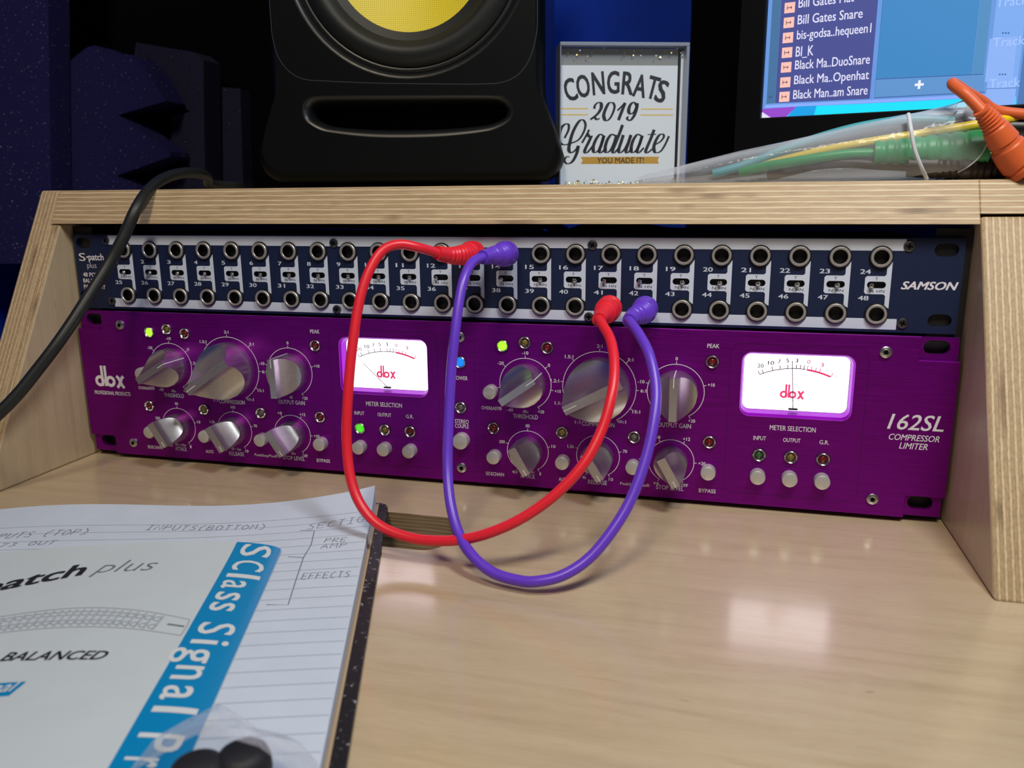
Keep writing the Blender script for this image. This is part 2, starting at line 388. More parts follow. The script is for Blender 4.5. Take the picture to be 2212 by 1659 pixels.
# ================================================================== the desk with its rack bay
SL = .53                                  # lean of the bay's sloping front edge (dy / dz)
YF = lambda z: -77 + SL * z
desk = tag(empty('studio_desk', (240, 0, 0)), 'light maple plywood desk with a sloping rack bay and a cable slot', 'desk')
mb = MB(); outl = [(-620, -335), (900, -335), (900, 330), (-620, 330)]
hole = [(x, z) for x, z in rrect(180, -85.5, 258, -45.5, 11, 8)]
vs, fs = plate(outl, [hole[::-1]], 24, 0)
vs = [(x, z, -y) for x, y, z in vs]
top = []; edge = []
for f in fs:
    zs = [vs[i][2] for i in f]; (top if max(zs) - min(zs) < 1 else edge).append(f)
mb.add(vs, top, M['desk_top']); mb.add(vs, edge, M['edge_hole'])
mb.build('worktop', desk, fix=True)
def side(x0, x1, zt, steps):
    mb = MB(); r = 3
    prof = [(YF(0), 0), (YF(zt), zt), (320, zt), (320, 0)]
    n = 4
    for x, sgn in ((x0, 1), (x1, -1)):
        vs = [(x, y, z) for y, z in prof]; mb.add(vs, [(0, 1, 2, 3)[::-sgn] if sgn < 0 else (3, 2, 1, 0)], M['side_face'])
    vs = [(x0, y, z) for y, z in prof] + [(x1, y, z) for y, z in prof]
    mb.add(vs, [(i, (i + 1) % n, (i + 1) % n + n, i + n) for i in range(n)], M['edge_side'])
    o = mb.build('side_panel', desk, flat=True, bevel=1.2, fix=True); return o
side(-22.5, -8.4, 161.3, 0)
side(-8.1, -2.5, 142.0, 0)
side(484.2, 503, 145.4, 0)
mb = MB()
def slab(x0, x1, z0, z1, mb):
    f = lambda z: YF(z) - 1
    vs = []
    for x in (x0, x1): vs += [(x, f(z0), z0), (x, f(z1), z1), (x, 320, z1), (x, 320, z0)]
    mb.add(vs, [(0, 1, 5, 4), (2, 3, 7, 6), (0, 4, 7, 3) , (0, 3, 2, 1), (4, 5, 6, 7)], M['edge_board'])
    mb.add(vs, [(1, 2, 6, 5)], M['desk_top'])
slab(-8.2, 483.7, 142.2, 161.2, mb); slab(483.7, 720, 146.6, 161.2, mb)
mb.build('shelf_board', desk, flat=True, bevel=.5, fix=True)
for x0, x1 in ((-2.3, 11), (468.5, 484)):  # unseen black rails, added so the rack holes look dark
    mb = MB(); mb.box((x0, 7.6, .2), (x1, 10, 140), M['chassis']); mb.box((x0 if x0 < 0 else x1 - 2, 10, .2), (x0 + 2 if x0 < 0 else x1, 40, 140), M['chassis']); mb.build('rack_rail', desk, flat=True)

# ================================================================== patch bay (1U)
JX = [38.5 + 17.67 * k for k in range(24)]; ZT, ZB = 127.4, 101.2
bay = tag(empty('patch_bay', (241.3, 0, 92)), 'navy patch bay with two rows of round jacks and silver stripes, under the shelf', 'patch bay')
SLOT = lambda jx: rrect(jx - 5.0, 113.1, jx + 3.1, 116.2, 1.5, 5)
BITE = 5.0
mb = MB()
hol = []
for jx in JX: hol += [circle(jx, ZT, 3.6, 20), circle(jx, ZB, 3.6, 20), SLOT(jx)]
for hx, hz in ((10.7, 131), (9.4, 100), (471.9, 130.8), (472.1, 98.8)): hol.append(rrect(hx - 5, hz - 3, hx + 5, hz + 3, 2.9, 6))
vs, fs = plate([(4, 92.8), (479.4, 92.8), (479.4, 136.0), (4, 136.0)], hol, 2)
mb.add(vs, fs, M['navy'])
def stripe(z_out, z_in, zc, x0, x1):
    a = math.degrees(math.acos(min(1, abs(z_in - zc) / BITE))); pts = [(x0, z_out), (x1, z_out), (x1, z_in)]
    up = z_in > zc
    for jx in reversed(JX):
        pts += circle(jx, zc, BITE, 8, 90 - a, 90 + a) if up else circle(jx, zc, BITE, 8, 270 + a, 270 - a)
    pts.append((x0, z_in)); return pts
for pts in (stripe(135.5, 130.3, ZT, 28, 455), stripe(94.1, 99.1, ZB, 28, 454)):
    vs, fs = plate(pts, [], 0.02); mb.add([(x, y - .05, z) for x, y, z in vs], fs, M['silver'])
for k, jx in enumerate(JX):
    b = [(jx - 5.2, 118.7), (jx + 2.2, 118.7), (jx + 3.0, 119.4), (jx + 3.0, 122.6), (jx + 5.1, 125.3), (jx + 5.1, 103.9), (jx + 3.2, 104.8), (jx + 3.2, 109.6), (jx + 2.4, 110.4), (jx - 5.2, 110.4), (jx - 6, 111.2), (jx - 6, 117.9)]
    vs, fs = plate(b, [SLOT(jx)], .02); mb.add([(x, y - .05, z) for x, y, z in vs], fs, M['silver'])
    text(mb, str(k + 1), jx - 6.1, 120.7, 1.3 if k == 0 else 2.3 if k < 9 else 4.6, 2.1, M['silver'], bold=.02)
    text(mb, str(k + 25), jx - 6.1, 108.5, 4.6, 2.1, M['silver'], bold=.02)
    text(mb, 'T', jx - 1.1, 117.4, 1.3, 1.3, M['print_dark'], y=-.09)
    text(mb, 'N', jx - 2.9, 111.8, 1.7, 1.3, M['print_dark'], y=-.09); text(mb, 'HN', jx + 1.0, 111.8, 3.4, 1.3, M['print_dark'], y=-.09)
text(mb, 'S', 8.9, 122.9, 4.6, 4.6, M['print'], bold=.0); mb.prism(circle(12.4, 122.9, .55, 10), -.07, -.05, M['print'])
text(mb, 'patch', 18.5, 122.4, 10.6, 5.2, M['print'], bold=.025); text(mb, 'plus', 14.9, 117.6, 6.4, 4.2, M['print'], bold=-.012)
text(mb, '48 POINT', 15.0, 112.6, 14, 2.5, M['print'], bold=.02); text(mb, 'BALANCED', 15.2, 109.1, 15, 2.5, M['print'], bold=.02)
text(mb, 'PATCHBAY', 15.2, 105.5, 15.2, 2.5, M['print'], bold=.02)
text(mb, 'SAMSON', 466.3, 114.7, 23.8, 3.7, M['print'], bold=.035, shear=.3)
mb.build('faceplate', bay, flat=True)
mb = MB(); mb.box((16, 2.1, 93.5), (466, 95, 135), M['chassis'])
mb.build('chassis', bay, flat=True)
jp = [(5.2, -.2), (5.2, .7), (5.0, 1.0), (4.6, 1.0), (4.6, 1.5), (4.35, 1.75), (3.5, 1.75), (3.25, 1.4), (3.2, -3.0), (0.01, -3.0)]
jm = [M['black']] * 3 + [M['nickel']] * 4 + [M['hole']] * 2
pj_ = MB(); pj_.lathe(jp, M['black'], n=28, mats=jm); proto = None
lv = MB(); lv.lathe([(.01, 3.0), (.7, 2.8), (1.15, 2.0), (1.05, 1.0), (.75, .2), (.7, -1.5)], M['chrome'], n=14)
def inst(proto, name, parent, loc, rot=None, label=None):
    """a copy of a part (shared mesh) under its thing; loc in scene mm"""
    o = proto.copy(); o.name = name; col.objects.link(o); o.parent = parent
    o.location = Vector(loc) * S - parent.location
    if rot is not None: o.rotation_euler = (0, rot, 0)
    if label: o['label'] = label
    return o
jproto = pj_.build('jack'); lproto = lv.build('switch_lever')
LEFT = {12, 13, 14, 17, 18, 24}
for k, jx in enumerate(JX):
    for z in (ZT, ZB): inst(jproto, 'jack', bay, (jx, 0, z))
    dx = -3.2 if k + 1 in LEFT else (-.3 if k > 1 else -1.0)
    o = inst(lproto, 'switch_lever', bay, (jx + dx, 0.6, 114.6)); o.rotation_euler = (R(8), 0, 0)
for pr in (jproto, lproto): bpy.data.objects.remove(pr)
def screw_mesh(r, h, mat, cross, n=24):
    mb = MB(); mb.lathe([(.01, h), (r * .72, h), (r * .93, h * .75), (r, h * .3), (r, -.1)], mat, n=n)
    w = r * .17; L = r * .55
    if cross:
        for a in (0, 90):
            X = Matrix.Rotation(R(a), 4, 'Y'); mb.box((-L, -h - .03, -w), (L, -h - .01, w), M['hole'], X)
    else:
        mb.prism(circle(0, 0, r * .42, 6), -h - .03, -h - .01, M['hole'])
        mb.lathe([(r * .42, h + .02), (r * .5, h + .1), (r * .58, h)], mat, n=n)
    return mb
sp_ = screw_mesh(2.5, .7, M['screw_dark'], True).build('screw')
for x, z, a in ((26.6, 132.6, 40), (26.4, 97.4, 10), (171.6, 132, 35), (171.4, 96.1, 20), (311.9, 131.9, 30), (310.6, 96, 0), (456.3, 132.3, 5), (456.6, 97.2, 20)):
    inst(sp_, 'screw', bay, (x, -.05, z), R(a))
bpy.data.objects.remove(sp_)
bay.location = Vector((239.65, 5, 91.25)) * S; bay.scale = (1.0123,) * 3     # its thin plate sits 5 mm behind the compressor's

# ================================================================== compressor (2U)
cmp_ = tag(empty('rack_compressor', (241.3, 0, 3)), 'purple two unit rack compressor with silver knobs and two lit meters, below the patch bay', 'rack compressor')
DX = 215.1
mb = MB()
MET = [(412.2 - DX), 412.2]
hol = []
for hx, hz in ((10.7, 85.9), (10.8, 9.9), (472.6, 86.2), (472.6, 10.2)): hol.append(rrect(hx - 5.6, hz - 3.3, hx + 5.6, hz + 3.3, 3.2, 6))
for mx in MET: hol.append(rrect(mx - 26.1, 49.0, mx + 26.1, 81.3, 5, 8))
# milled corner reliefs: the outer plate steps back around the rack ears
EW = 17.4; EH = 11.2; z0, z1 = 3.0, 91.1
out = [(EW, z0), (482.6 - EW, z0), (482.6 - EW, z0 + EH), (482.6, z0 + EH), (482.6, z1 - EH), (482.6 - EW, z1 - EH), (482.6 - EW, z1), (EW, z1), (EW, z1 - EH), (0, z1 - EH), (0, z0 + EH), (EW, z0 + EH)]
vs, fs = plate(out, hol[4:], 1.6, .22); mb.add(vs, fs, M['purple'])
vs, fs = plate([(.6, z0 + .5), (482, z0 + .5), (482, z1 - .3), (.6, z1 - .3)], hol, 2.6, 0); mb.add([(x, y + 1.85, z) for x, y, z in vs], fs, M['purple'])
# engraved outlines of the meter and centre panels
def outline(x0, z0, x1, z1, r, w=.35):
    pts = rrect(x0, z0, x1, z1, r, 8); vs, fs = plate(pts, [rrect(x0 + w, z0 + w, x1 - w, z1 - w, r - w, 8)], .02)
    mb.add([(x, y - .27, z) for x, y, z in vs], fs, M['purple_dark'])
for mx in MET: outline(mx - 31.6, 8.6, mx + 31.8, 85.4, 5)
outline(232.7, 8.4, 250, 85, 4)
PY = -.30
def ptext(b, x, z, w, h=1.9, bold=.012, shear=0, mat=None): text(mb, b, x, z, w, h, mat or M['print'], y=PY, bold=bold, shear=shear)
def ring(cx, cz, r, ticks, tl=1.3):
    arc(mb, cx, cz, r, .32, -60, 240, M['print'], y=PY)
    for ang, lab, w in ticks:
        a = R(ang); ribbon(mb, [(cx + (r - .4) * math.cos(a), cz + (r - .4) * math.sin(a)), (cx + (r + tl) * math.cos(a), cz + (r + tl) * math.sin(a))], .32, M['print'], y=PY)
        if lab: ptext(lab, cx + (r + tl + .9 + w * .48 * abs(math.cos(a))) * math.cos(a), cz + (r + tl + 1.5) * math.sin(a), w, 1.75, .02)
for d in (-DX, 0):
    X = lambda x: x + d
    ring(X(277.4), 59.5, 13.9, [(240, '-40', 3.4), (190, '-30', 3.4), (140, '-20', 3.4), (90, '-10', 3.4), (40, '0', 1.2), (-10, '+10', 3.4), (-60, '+20', 3.4)])
    ring(X(316.4), 59.5, 19.0, [(240, '1:1', 2.8), (205, '1.1:1', 4.4), (173, '1.2:1', 4.4), (134, '1.5:1', 4.4), (90, '2:1', 2.9), (45, '3:1', 2.9), (-1, '6:1', 2.9), (-32, '15:1', 3.9), (-60, '', 1)])
    text(mb, '8', X(328.2), 42.3, 2.2, 1.3, M['print'], y=PY, rot=R(90)) if 0 else None
    for q in (-.55, .55): arc(mb, X(327.6) + q, 42.2, .55, .25, 0, 360, M['print'], y=PY, n=14)
    ptext(':1', X(329.9), 42.2, 1.5, 1.7, .02)
    ring(X(355.0), 59.5, 14.1, [(240, '-20', 3.4), (165, '-10', 3.4), (90, '0', 1.2), (15, '+10', 3.4), (-60, '+20', 3.4)])
    ring(X(278.6), 22.8, 11.3, [(240, '400', 3.2), (162, '200', 3.2), (90, '80', 2.2), (15, '10', 2.2), (-60, '1', .9)])
    ring(X(316.4), 22.8, 11.3, [(240, '4k', 2.2), (162, '1.5k', 3.6), (90, '400', 3.2), (15, '70', 2.2), (-60, '10', 2.2)])
    ring(X(354.1), 22.8, 11.5, [(240, '+4', 2.8), (180, '+6', 2.8), (120, '+8', 2.8), (60, '+12', 3.6), (0, '+20', 3.6), (-60, 'OFF', 3.4)])
    ptext('dBu', X(277.4), 44.7, 2.9, 1.6); ptext('THRESHOLD', X(277.4), 41.9, 13.6, 2.4)
    ptext('dB', X(355), 45.0, 2, 1.6); ptext('COMPRESSION', X(316.2), 40.1, 17, 2.4); ptext('OUTPUT GAIN', X(355), 42.0, 16.6, 2.4)
    ptext('dB / mSec', X(278.6), 11.4, 7.6, 1.6); ptext('ATTACK', X(278.6), 8.7, 8, 2.4)
    ptext('dB / Sec', X(316.4), 11.4, 6.6, 1.6); ptext('RELEASE', X(316.4), 8.4, 10, 2.4)
    ptext('dBu', X(354), 11.4, 2.9, 1.6); ptext('STOP LEVEL', X(354), 8.5, 14, 2.4)
    ptext('OVEREASY\u00ae', X(258.8), 45.5, 11.2, 2.0); ptext('SIDECHAIN', X(260.2), 8.5, 10.3, 2.0); ptext('AUTO', X(298.2), 8.5, 5.2, 2.0)
    ptext('PeakStopPlus\u00ae', X(336.0), 8.6, 15.2, 2.1, .0); ptext('BYPASS', X(372.8), 8.4, 8.4, 2.1); ptext('PEAK', X(372.4), 83.5, 5.8, 2.1)
    ptext('METER SELECTION', X(411.9), 43.9, 21.4, 2.5); ptext('INPUT', X(396.8), 38.1, 6, 2.1); ptext('OUTPUT', X(411.9), 38.0, 8.1, 2.1); ptext('G.R.', X(426.9), 38, 4.4, 2.1)
ptext('POWER', 241.9, 61.1, 7.6, 2.2); ptext('STEREO', 241.9, 37.0, 7.8, 2.3); ptext('COUPLE', 241.9, 34.4, 7.8, 2.3)
ptext('162SL', 466.6, 50.4, 24.5, 7.6, .012, .25); ptext('COMPRESSOR', 466.5, 42.9, 22, 3.0, .01, .25); ptext('LIMITER', 466.6, 38.8, 12.4, 3.0, .01, .25)
def dbx(m, cx, cz, w, mat, y, map2=None):
    """the maker's mark on the panel: d and b back to back with a small x"""
    k = w / 21.0; lw = 2.0 * k
    lay = [0]
    def st(p, width=lw): lay[0] += .012; ribbon(m, [(cx + a * k, cz + b * k) for a, b in p], width, mat, y=y - lay[0])
    for bx in (-7.15, .75):
        st([(bx + 2.6 * math.cos(R(q * 12.41)), -3.1 + 2.6 * math.sin(R(q * 12.41))) for q in range(30)])
    st([(-5.2, 6.8), (-5.2, -6.3)], lw * .95); st([(-2.65, 6.8), (-2.65, -6.3)], lw * .9)
    st([(5.4, .6), (6.7, -.6), (8.0, -3.1), (9.3, -5.6), (10.6, -6.9)], lw); st([(10.6, .6), (9.3, -.6), (8.0, -3.1), (6.7, -5.6), (5.4, -6.9)], lw)
dbx(mb, 18.0, 51.3, 20.2, M['print'], PY)
ptext('PROFESSIONAL PRODUCTS', 19, 41.0, 25.6, 2.3, .012)
face = mb.build('faceplate', cmp_, ang=25)
mb = MB(); mb.box((20, 9, 4.2), (462, 240, 89.5), M['chassis']); mb.build('chassis', cmp_, flat=True)

def knob_mesh(r, h, w, skirt=.36, line_inner=False):
    """solid aluminium knob: a round body scooped away on both sides of a flat pointer bar"""
    mb = MB(); D = h * (1 - skirt); rows = []; N = 15
    vsn = [-r * .9995] + [-(w / 2 + (r - w / 2) * (1 - i / N)) for i in range(1, N)] + [-w / 2, w / 2] + [w / 2 + (r - w / 2) * i / N for i in range(1, N)] + [r * .9995]
    H = lambda v: h if abs(v) <= w / 2 + 1e-6 else h - .10 * h - (D - .1 * h) * (1 - (1 - (abs(v) - w / 2) / (r - w / 2)) ** 1.7)
    K = 12
    vs = []
    for v in vsn:
        ue = math.sqrt(max(r * r - v * v, 1e-4))
        for k in range(K + 1): vs.append((-ue + 2 * ue * k / K, -H(v), v))
    n = K + 1
    fs = [(i * n + k, i * n + k + 1, (i + 1) * n + k + 1, (i + 1) * n + k) for i in range(len(vsn) - 1) for k in range(K)]
    mb.add(vs, fs, M['alu'])
    ring0 = [(i, 0) for i in range(len(vsn))] + [(len(vsn) - 1, K)] + [(i, K) for i in range(len(vsn) - 2, -1, -1)]
    loop = []
    for i in range(len(vsn)): loop.append(vs[i * n])
    for i in range(len(vsn) - 1, -1, -1): loop.append(vs[i * n + K])
    m = len(loop)
    mb.add(loop + [(x, .2, z) for x, y, z in loop], [(i, (i + 1) % m, (i + 1) % m + m, i + m) for i in range(m)], M['alu'])
    # vertical flanks of the bar, bright edge, white pointer line on the bar and down the side
    ub = math.sqrt(r * r - w * w / 4)
    for s_ in (-1, 1):
        mb.add([(-ub, -h, s_ * w / 2), (ub, -h, s_ * w / 2), (ub, -h * .9, s_ * w / 2), (-ub, -h * .9, s_ * w / 2)], [(0, 1, 2, 3)], M['alu_edge'])
    mb.box((r * .55, -h - .04, -.22), (ub, -h, .22), M['print'])
    mb.box((r - .02, -h, -.22), (r + .05, -.6, .22), M['print'])
    return mb
KN = [('big', 16, 23, 4.6), ('mid', 11, 19, 3.8), ('small', 8.2, 20, 4.4)]
KP = {n: knob_mesh(r, h, w).build('knob', ang=28) for n, r, h, w in KN}
for d, th, cp, og, at_, rl, sl in ((0, 36, 208, 90, -60, -58, -60), (-DX, 30, 214, 92, -58, -58, -57)):
    for kind, x, z, a in (('mid', 277.4, 59.5, th), ('big', 316.4, 59.5, cp), ('mid', 355.0, 59.5, og), ('small', 278.6, 22.8, at_), ('small', 316.4, 22.8, rl), ('small', 354.1, 22.8, sl)):
        inst(KP[kind], 'knob', cmp_, (x + d, 0, z), -R(a), 'large compression knob' if kind == 'big' else None)
for o in KP.values(): bpy.data.objects.remove(o)
def btn(r): return MB().lathe([(.01, 5.2), (r * .8, 5.1), (r * .95, 4.8), (r, 4.2), (r, -.2)], M['btn'], n=26).build('button')
b1, b2 = btn(3.75), btn(4.4)
for d in (-DX, 0):
    for x, z in ((258.9, 54.9), (260.4, 19), (298.0, 18.8), (335, 19), (372.8, 19.1), (396.8, 18.8), (411.9, 18.8), (427, 18.8)): inst(b1, 'button', cmp_, (x + d, 0, z))
inst(b2, 'button', cmp_, (242, 0, 26.7))
for o in (b1, b2): bpy.data.objects.remove(o)
bezel_prof = [(3.9, .05), (3.85, .3), (3.25, .3), (3.15, 1.4), (2.85, 1.7), (2.55, 1.5), (1.9, .2), (1.75, -.4)]
bz = MB().lathe(bezel_prof, M['chrome'], n=24, mats=[M['purple_dark']] * 2 + [M['chrome']] * 5).build('led_bezel')  # dark purple outer ring: shade of the plate's hole put into the colour
leds = {}
for k in ('led_green', 'led_green2', 'led_blue', 'led_red', 'led_yel', 'led_grn_off', 'led_clr'):
    leds[k] = MB().lathe([(.01, 1.2 if k != 'led_blue' else 1.5), (.9, 1.0), (1.6, .5), (2.0, -.3)] if 'off' in k or k in ('led_red', 'led_yel', 'led_clr') else [(.01, 1.5), (1.4, 1.35), (2.2, .8), (2.3, .2)], M[k], n=18).build('led')
def led(x, z, k, lab=None):
    b = inst(bz, 'led_bezel', cmp_, (x, 0, z)); o = leds[k].copy(); o.name = 'led'; col.objects.link(o); o.parent = b; o.location = (0, 0, 0)
    if lab: o['label'] = lab
for d in (-DX, 0):
    led(265.3 + d, 79.6, 'led_green', 'lit green led'); led(277.3 + d, 81.8, 'led_yel', 'unlit yellow led'); led(289.2 + d, 79.6, 'led_red', 'unlit red led'); led(372.3 + d, 75.7, 'led_red', 'unlit red led')
    led(259.9 + d, 34.6, 'led_red', 'unlit red led'); led(297.3 + d, 34.5, 'led_yel', 'unlit yellow led'); led(335 + d, 34.6, 'led_clr', 'unlit clear led'); led(372.7 + d, 34.5, 'led_red', 'unlit red led')
    led(397 + d, 29.5, 'led_green2' if d else 'led_grn_off', 'lit green led' if d else 'unlit green led'); led(412 + d, 29.5, 'led_yel', 'unlit yellow led'); led(427 + d, 29.5, 'led_red', 'unlit red led')
led(241.8, 69.9, 'led_blue', 'lit blue led'); led(241.6, 45, 'led_clr', 'unlit clear led')
for o in [bz] + list(leds.values()): bpy.data.objects.remove(o)
sp_ = screw_mesh(2.9, 1.5, M['screw'], False).build('screw')
for x, z, a in ((30.5, 83.3, 0), (30.6, 10.6, 20), (242, 83.5, 10), (241.5, 10.8, 30), (450.6, 83.6, 0), (450.8, 11.1, 15)): inst(sp_, 'screw', cmp_, (x, -.2, z), R(a))
bpy.data.objects.remove(sp_)
for i, mx in enumerate(MET):
    # meter: sloped frame set into the panel, lit dial, printed scale, needle
    mb = MB(); A = rrect(mx - 26.1, 49.0, mx + 26.1, 81.3, 5, 8); B = rrect(mx - 25.2, 50.3, mx + 25.2, 80.2, 4, 8); C = rrect(mx - 24.6, 51.2, mx + 24.6, 79.4, 3.4, 8)
    n = len(A)
    def loft(P, y0, Q, y1, mat):
        mb.add([(x, y0, z) for x, z in P] + [(x, y1, z) for x, z in Q], [(k, (k + 1) % n, (k + 1) % n + n, k + n) for k in range(n)], mat)
    loft(A, -.2, B, 1.5, M['frame']); loft(B, 1.5, C, 6.6, M['frame'])
    fr = mb.build('meter_frame', cmp_, ang=40)
    mb = MB(); mb.poly([(x, 6.5, z) for x, z in rrect(mx - 24.5, 51.3, mx + 24.5, 79.3, 3.3, 8)], M['meter'])
    y = 6.42; cx, cz = mx, 32.2; rad = 40.4
    def arcm(a0, a1, r, w, mat): arc(mb, cx, cz, r, w, a0, a1, mat, y=y, n=24)
    arcm(83.5, 114.6, rad, .42, M['m_black']); arcm(66.6, 83, rad - .1, .95, M['m_red'])
    for a, lab, red in ((114.8, '', 0), (112.2, '20', 0), (105.6, '10', 0), (100.5, '7', 0), (95.5, '5', 0), (90, '3', 0), (87.4, '', 0), (85, '', 0), (82.8, '0', 1), (80.2, '', 1), (77.3, '', 1), (74.6, '3', 1), (66.4, '', 1)):
        q = R(a); ribbon(mb, [(cx + rad * math.cos(q), cz + rad * math.sin(q)), (cx + (rad + 2.0) * math.cos(q), cz + (rad + 2.0) * math.sin(q))], .40, M['m_red'] if red else M['m_black'], y=y)
        if lab: text(mb, lab, cx + (rad + 4.0) * math.cos(q), cz + (rad + 4.0) * math.sin(q), 1.5 * len(lab), 2.0, M['m_red'] if red else M['m_black'], y=y, bold=.02)
    text(mb, '+', cx + 18.6, 69.6, 1.1, 1.1, M['m_red'], y=y); mb.box((cx - 20.6, y, 70.2), (cx - 19.6, y + .01, 70.5), M['m_grey'])
    for a, lab in ((114, '30'), (108, '25'), (100.5, '20'), (94, '15'), (87, '10'), (80, '5'), (74, '0')):
        q = R(a); text(mb, lab, cx + (rad - 3) * math.cos(q), cz + (rad - 3) * math.sin(q), .8 * len(lab), 1.1, M['m_grey'], y=y)
    dbx(mb, mx - 1.3, 61.0, 11, M['m_red'], y); text(mb, 'PROFESSIONAL PRODUCTS', mx, 56.6, 16.5, .9, M['m_black'], y=y, shear=.2)
    mb.box((mx - 24, 6.3, 53.6), (mx + 24, 6.4, 53.75), M['m_grey']); mb.box((mx - 7, 6.3, 53.0), (mx + 9, 6.4, 53.15), M['m_grey'])
    mb.build('meter_dial', fr, flat=True)
    mb = MB(); px, pz = mx - .3, 52.6; a = R(94.5) if i else R(137); L = 24 if i else 19
    mb.tube([(px, 5.4, pz), (px + L * math.cos(a), 5.4, pz + L * math.sin(a))], .2, M['m_black'], n=6, sub=1)
    mb.prism(rrect(px - 2.2, 51.9, px + 2.2, 52.8, .3, 3), 5.0, 5.9, M['m_black'])
    mb.build('needle', fr)

# ================================================================== patch cables in the bay
def boot_rad(r0, r1, rings):
    def f(t):
        r = r0 if t < .2 else r0 + (r1 - r0) * ((t - .2) / .8) ** .85
        for c in rings:
            if abs(t - c) < .018: r -= .55
        return r
    return f
def patch_cable(mat, a, b, pts, boots, label, rr=2.3):
    t = tag(empty('patch_cable', a), label, 'patch cable', 'patch cables plugged into the patch bay')
    for bp in boots:
        mb = MB(); mb.tube(bp, boot_rad(6.4, 3.3, [.07, .13, .32, .38, .44, .50, .56, .62, .68, .74, .80]), mat, n=24, sub=22); mb.build('plug_boot', t, ang=50)
    mb = MB(); mb.tube(pts, rr, mat, n=16, sub=10); mb.build('cord', t, ang=60); return t
def P(px, py, y): return tuple(at(px, py, 'y', y))
J13 = (JX[12], -1.5, ZT); J14 = (JX[13], -1.5, ZT); J41 = (JX[16], -1.5, ZB); J42 = (JX[17], -1.5, ZB)
e = P(943, 546, -37)
patch_cable(M['red'], J13, J41, [P(950, 548, -36), e, P(905, 535, -45), P(862, 528, -50), P(826, 542, -55), P(797, 587, -61), P(776, 652, -67), P(761, 750, -74), P(752, 850, -80), P(749, 950, -85), P(757, 1030, -90), P(779, 1090, -94), P(820, 1135, -97), P(880, 1160, -98.5), P(940, 1168, -99.5), P(1000, 1165, -100), P(1060, 1150, -100), P(1130, 1118, -98), P(1200, 1068, -94), P(1260, 1003, -88), P(1300, 928, -80), P(1322, 850, -72), P(1327, 785, -62), P(1319, 735, -52), P(1302, 703, -43), P(1293, 690, -37)],
    [[J13, P(1006, 550, -17), P(975, 552, -28), e], [J41, (JX[16] - .3, -13, 100.4), P(1302, 681, -27), P(1294, 691, -37)]], 'red patch cable looping down from the upper row to a lower jack')
e = P(1042, 556, -33)
patch_cable(M['violet'], J14, J42, [P(1048, 556, -31), e, P(1020, 567, -41), P(1003, 600, -49), P(992, 650, -55), P(983, 720, -61), P(975, 800, -66), P(970, 900, -72), P(967, 1000, -80), P(972, 1080, -89), P(990, 1150, -98), P(1020, 1200, -106), P(1065, 1237, -111), P(1120, 1254, -113.5), P(1160, 1256, -114), P(1215, 1243, -111.5), P(1270, 1208, -106), P(1320, 1150, -99), P(1362, 1080, -91), P(1395, 990, -82), P(1414, 900, -73), P(1416, 830, -64), P(1402, 765, -55), P(1380, 722, -46), P(1364, 700, -38), P(1358, 692, -33)],
    [[J14, P(1082, 550, -14), P(1063, 552, -24), e], [J42, (JX[17] - .3, -12, 100.6), P(1370, 683, -24), P(1359, 693, -33)]], 'violet patch cable whose loop hangs lowest, touching the desk')

# ================================================================== black cable over the shelf edge
t = empty('black_cable', P(420, 395, 60)); tag(t, 'thick black cable hanging over the left end of the shelf and running off frame', 'cable')
pts = [at(520, 402, 'y', 120), at(455, 398, 'y', 95), at(449, 384, 'y', 75), at(432, 375, 'y', 58), at(400, 373, 'y', 42), at(360, 383, 'y', 24), at(325, 407, 'y', 6), at(295, 450, 'y', -9), at(268, 510, 'y', -16), at(240, 562, 'y', -22), at(203, 622, 'y', -32), at(160, 690, 'y', -44), at(120, 748, 'y', -54), at(80, 800, 'y', -62), at(38, 852, 'y', -70), at(-10, 900, 'y', -78), at(-90, 965, 'y', -90), at(-200, 1020, 'y', -105)]
mb = MB(); mb.tube(pts, 3.2, M['blackcord'], n=16, sub=8); mb.build('cord', t, ang=60)

# ================================================================== loudspeaker
SP0 = at(880, 390, 'y', 95); SPA = 9.3
spk = empty('studio_loudspeaker', (SP0.x, SP0.y, 161.2), R(SPA)); tag(spk, 'black studio loudspeaker with a yellow cone standing on the shelf', 'loudspeaker')
def spart(mb, name, parent=spk, **k):
    o = mb.build(name, None, **k); o.parent = parent; return o
# baffle: lofted front with flared foot; local coords x right, y back, z up from the shelf
HT = 285.0
def halfw(z):
    if z < 45: return 99.5 - 13.5 * (1 - math.cos(math.pi * min(1, max(0, z - 8) / 90))) / 1 * .9
    return max(86, 99.5 - 13.5 * (1 - math.cos(math.pi * min(1, (z - 8) / 90))) * .9) if z < 98 else 86
def outline_pts():
    L = []
    r = 16
    for i in range(9):
        a = R(180 + 90 * i / 8); L.append((-99 + r + r * math.cos(a), 4 + r + r * math.sin(a) - 0))
    Rr = [(-x, z) for x, z in reversed(L)]
    up = [(halfw(z), z) for z in (24, 32, 42, 54, 66, 80, 98, 130, 180, 240, 262)]
    top = [(86 - 23 + 23 * math.cos(R(a)), 262 + 23 * math.sin(R(a))) for a in (15, 30, 45, 60, 75, 90)]
    rt = up + top; return L + Rr + rt + [(-x, z) for x, z in reversed(rt)]
OP = outline_pts(); n = len(OP); CX, CZ = 0, 140
mb = MB(); rings = [(1.0, 34), (1.0, 14), (.992, 6), (.975, 1.6), (.95, 0.0)]
vs = []
for s_, y in rings:
    for x, z in OP: vs.append((x * s_ if s_ < 1 else x, y, CZ + (z - CZ) * s_))
fs = [(k * n + i, k * n + (i + 1) % n, (k + 1) * n + (i + 1) % n, (k + 1) * n + i) for k in range(len(rings) - 1) for i in range(n)]
mb.add(vs, fs, M['spk'])
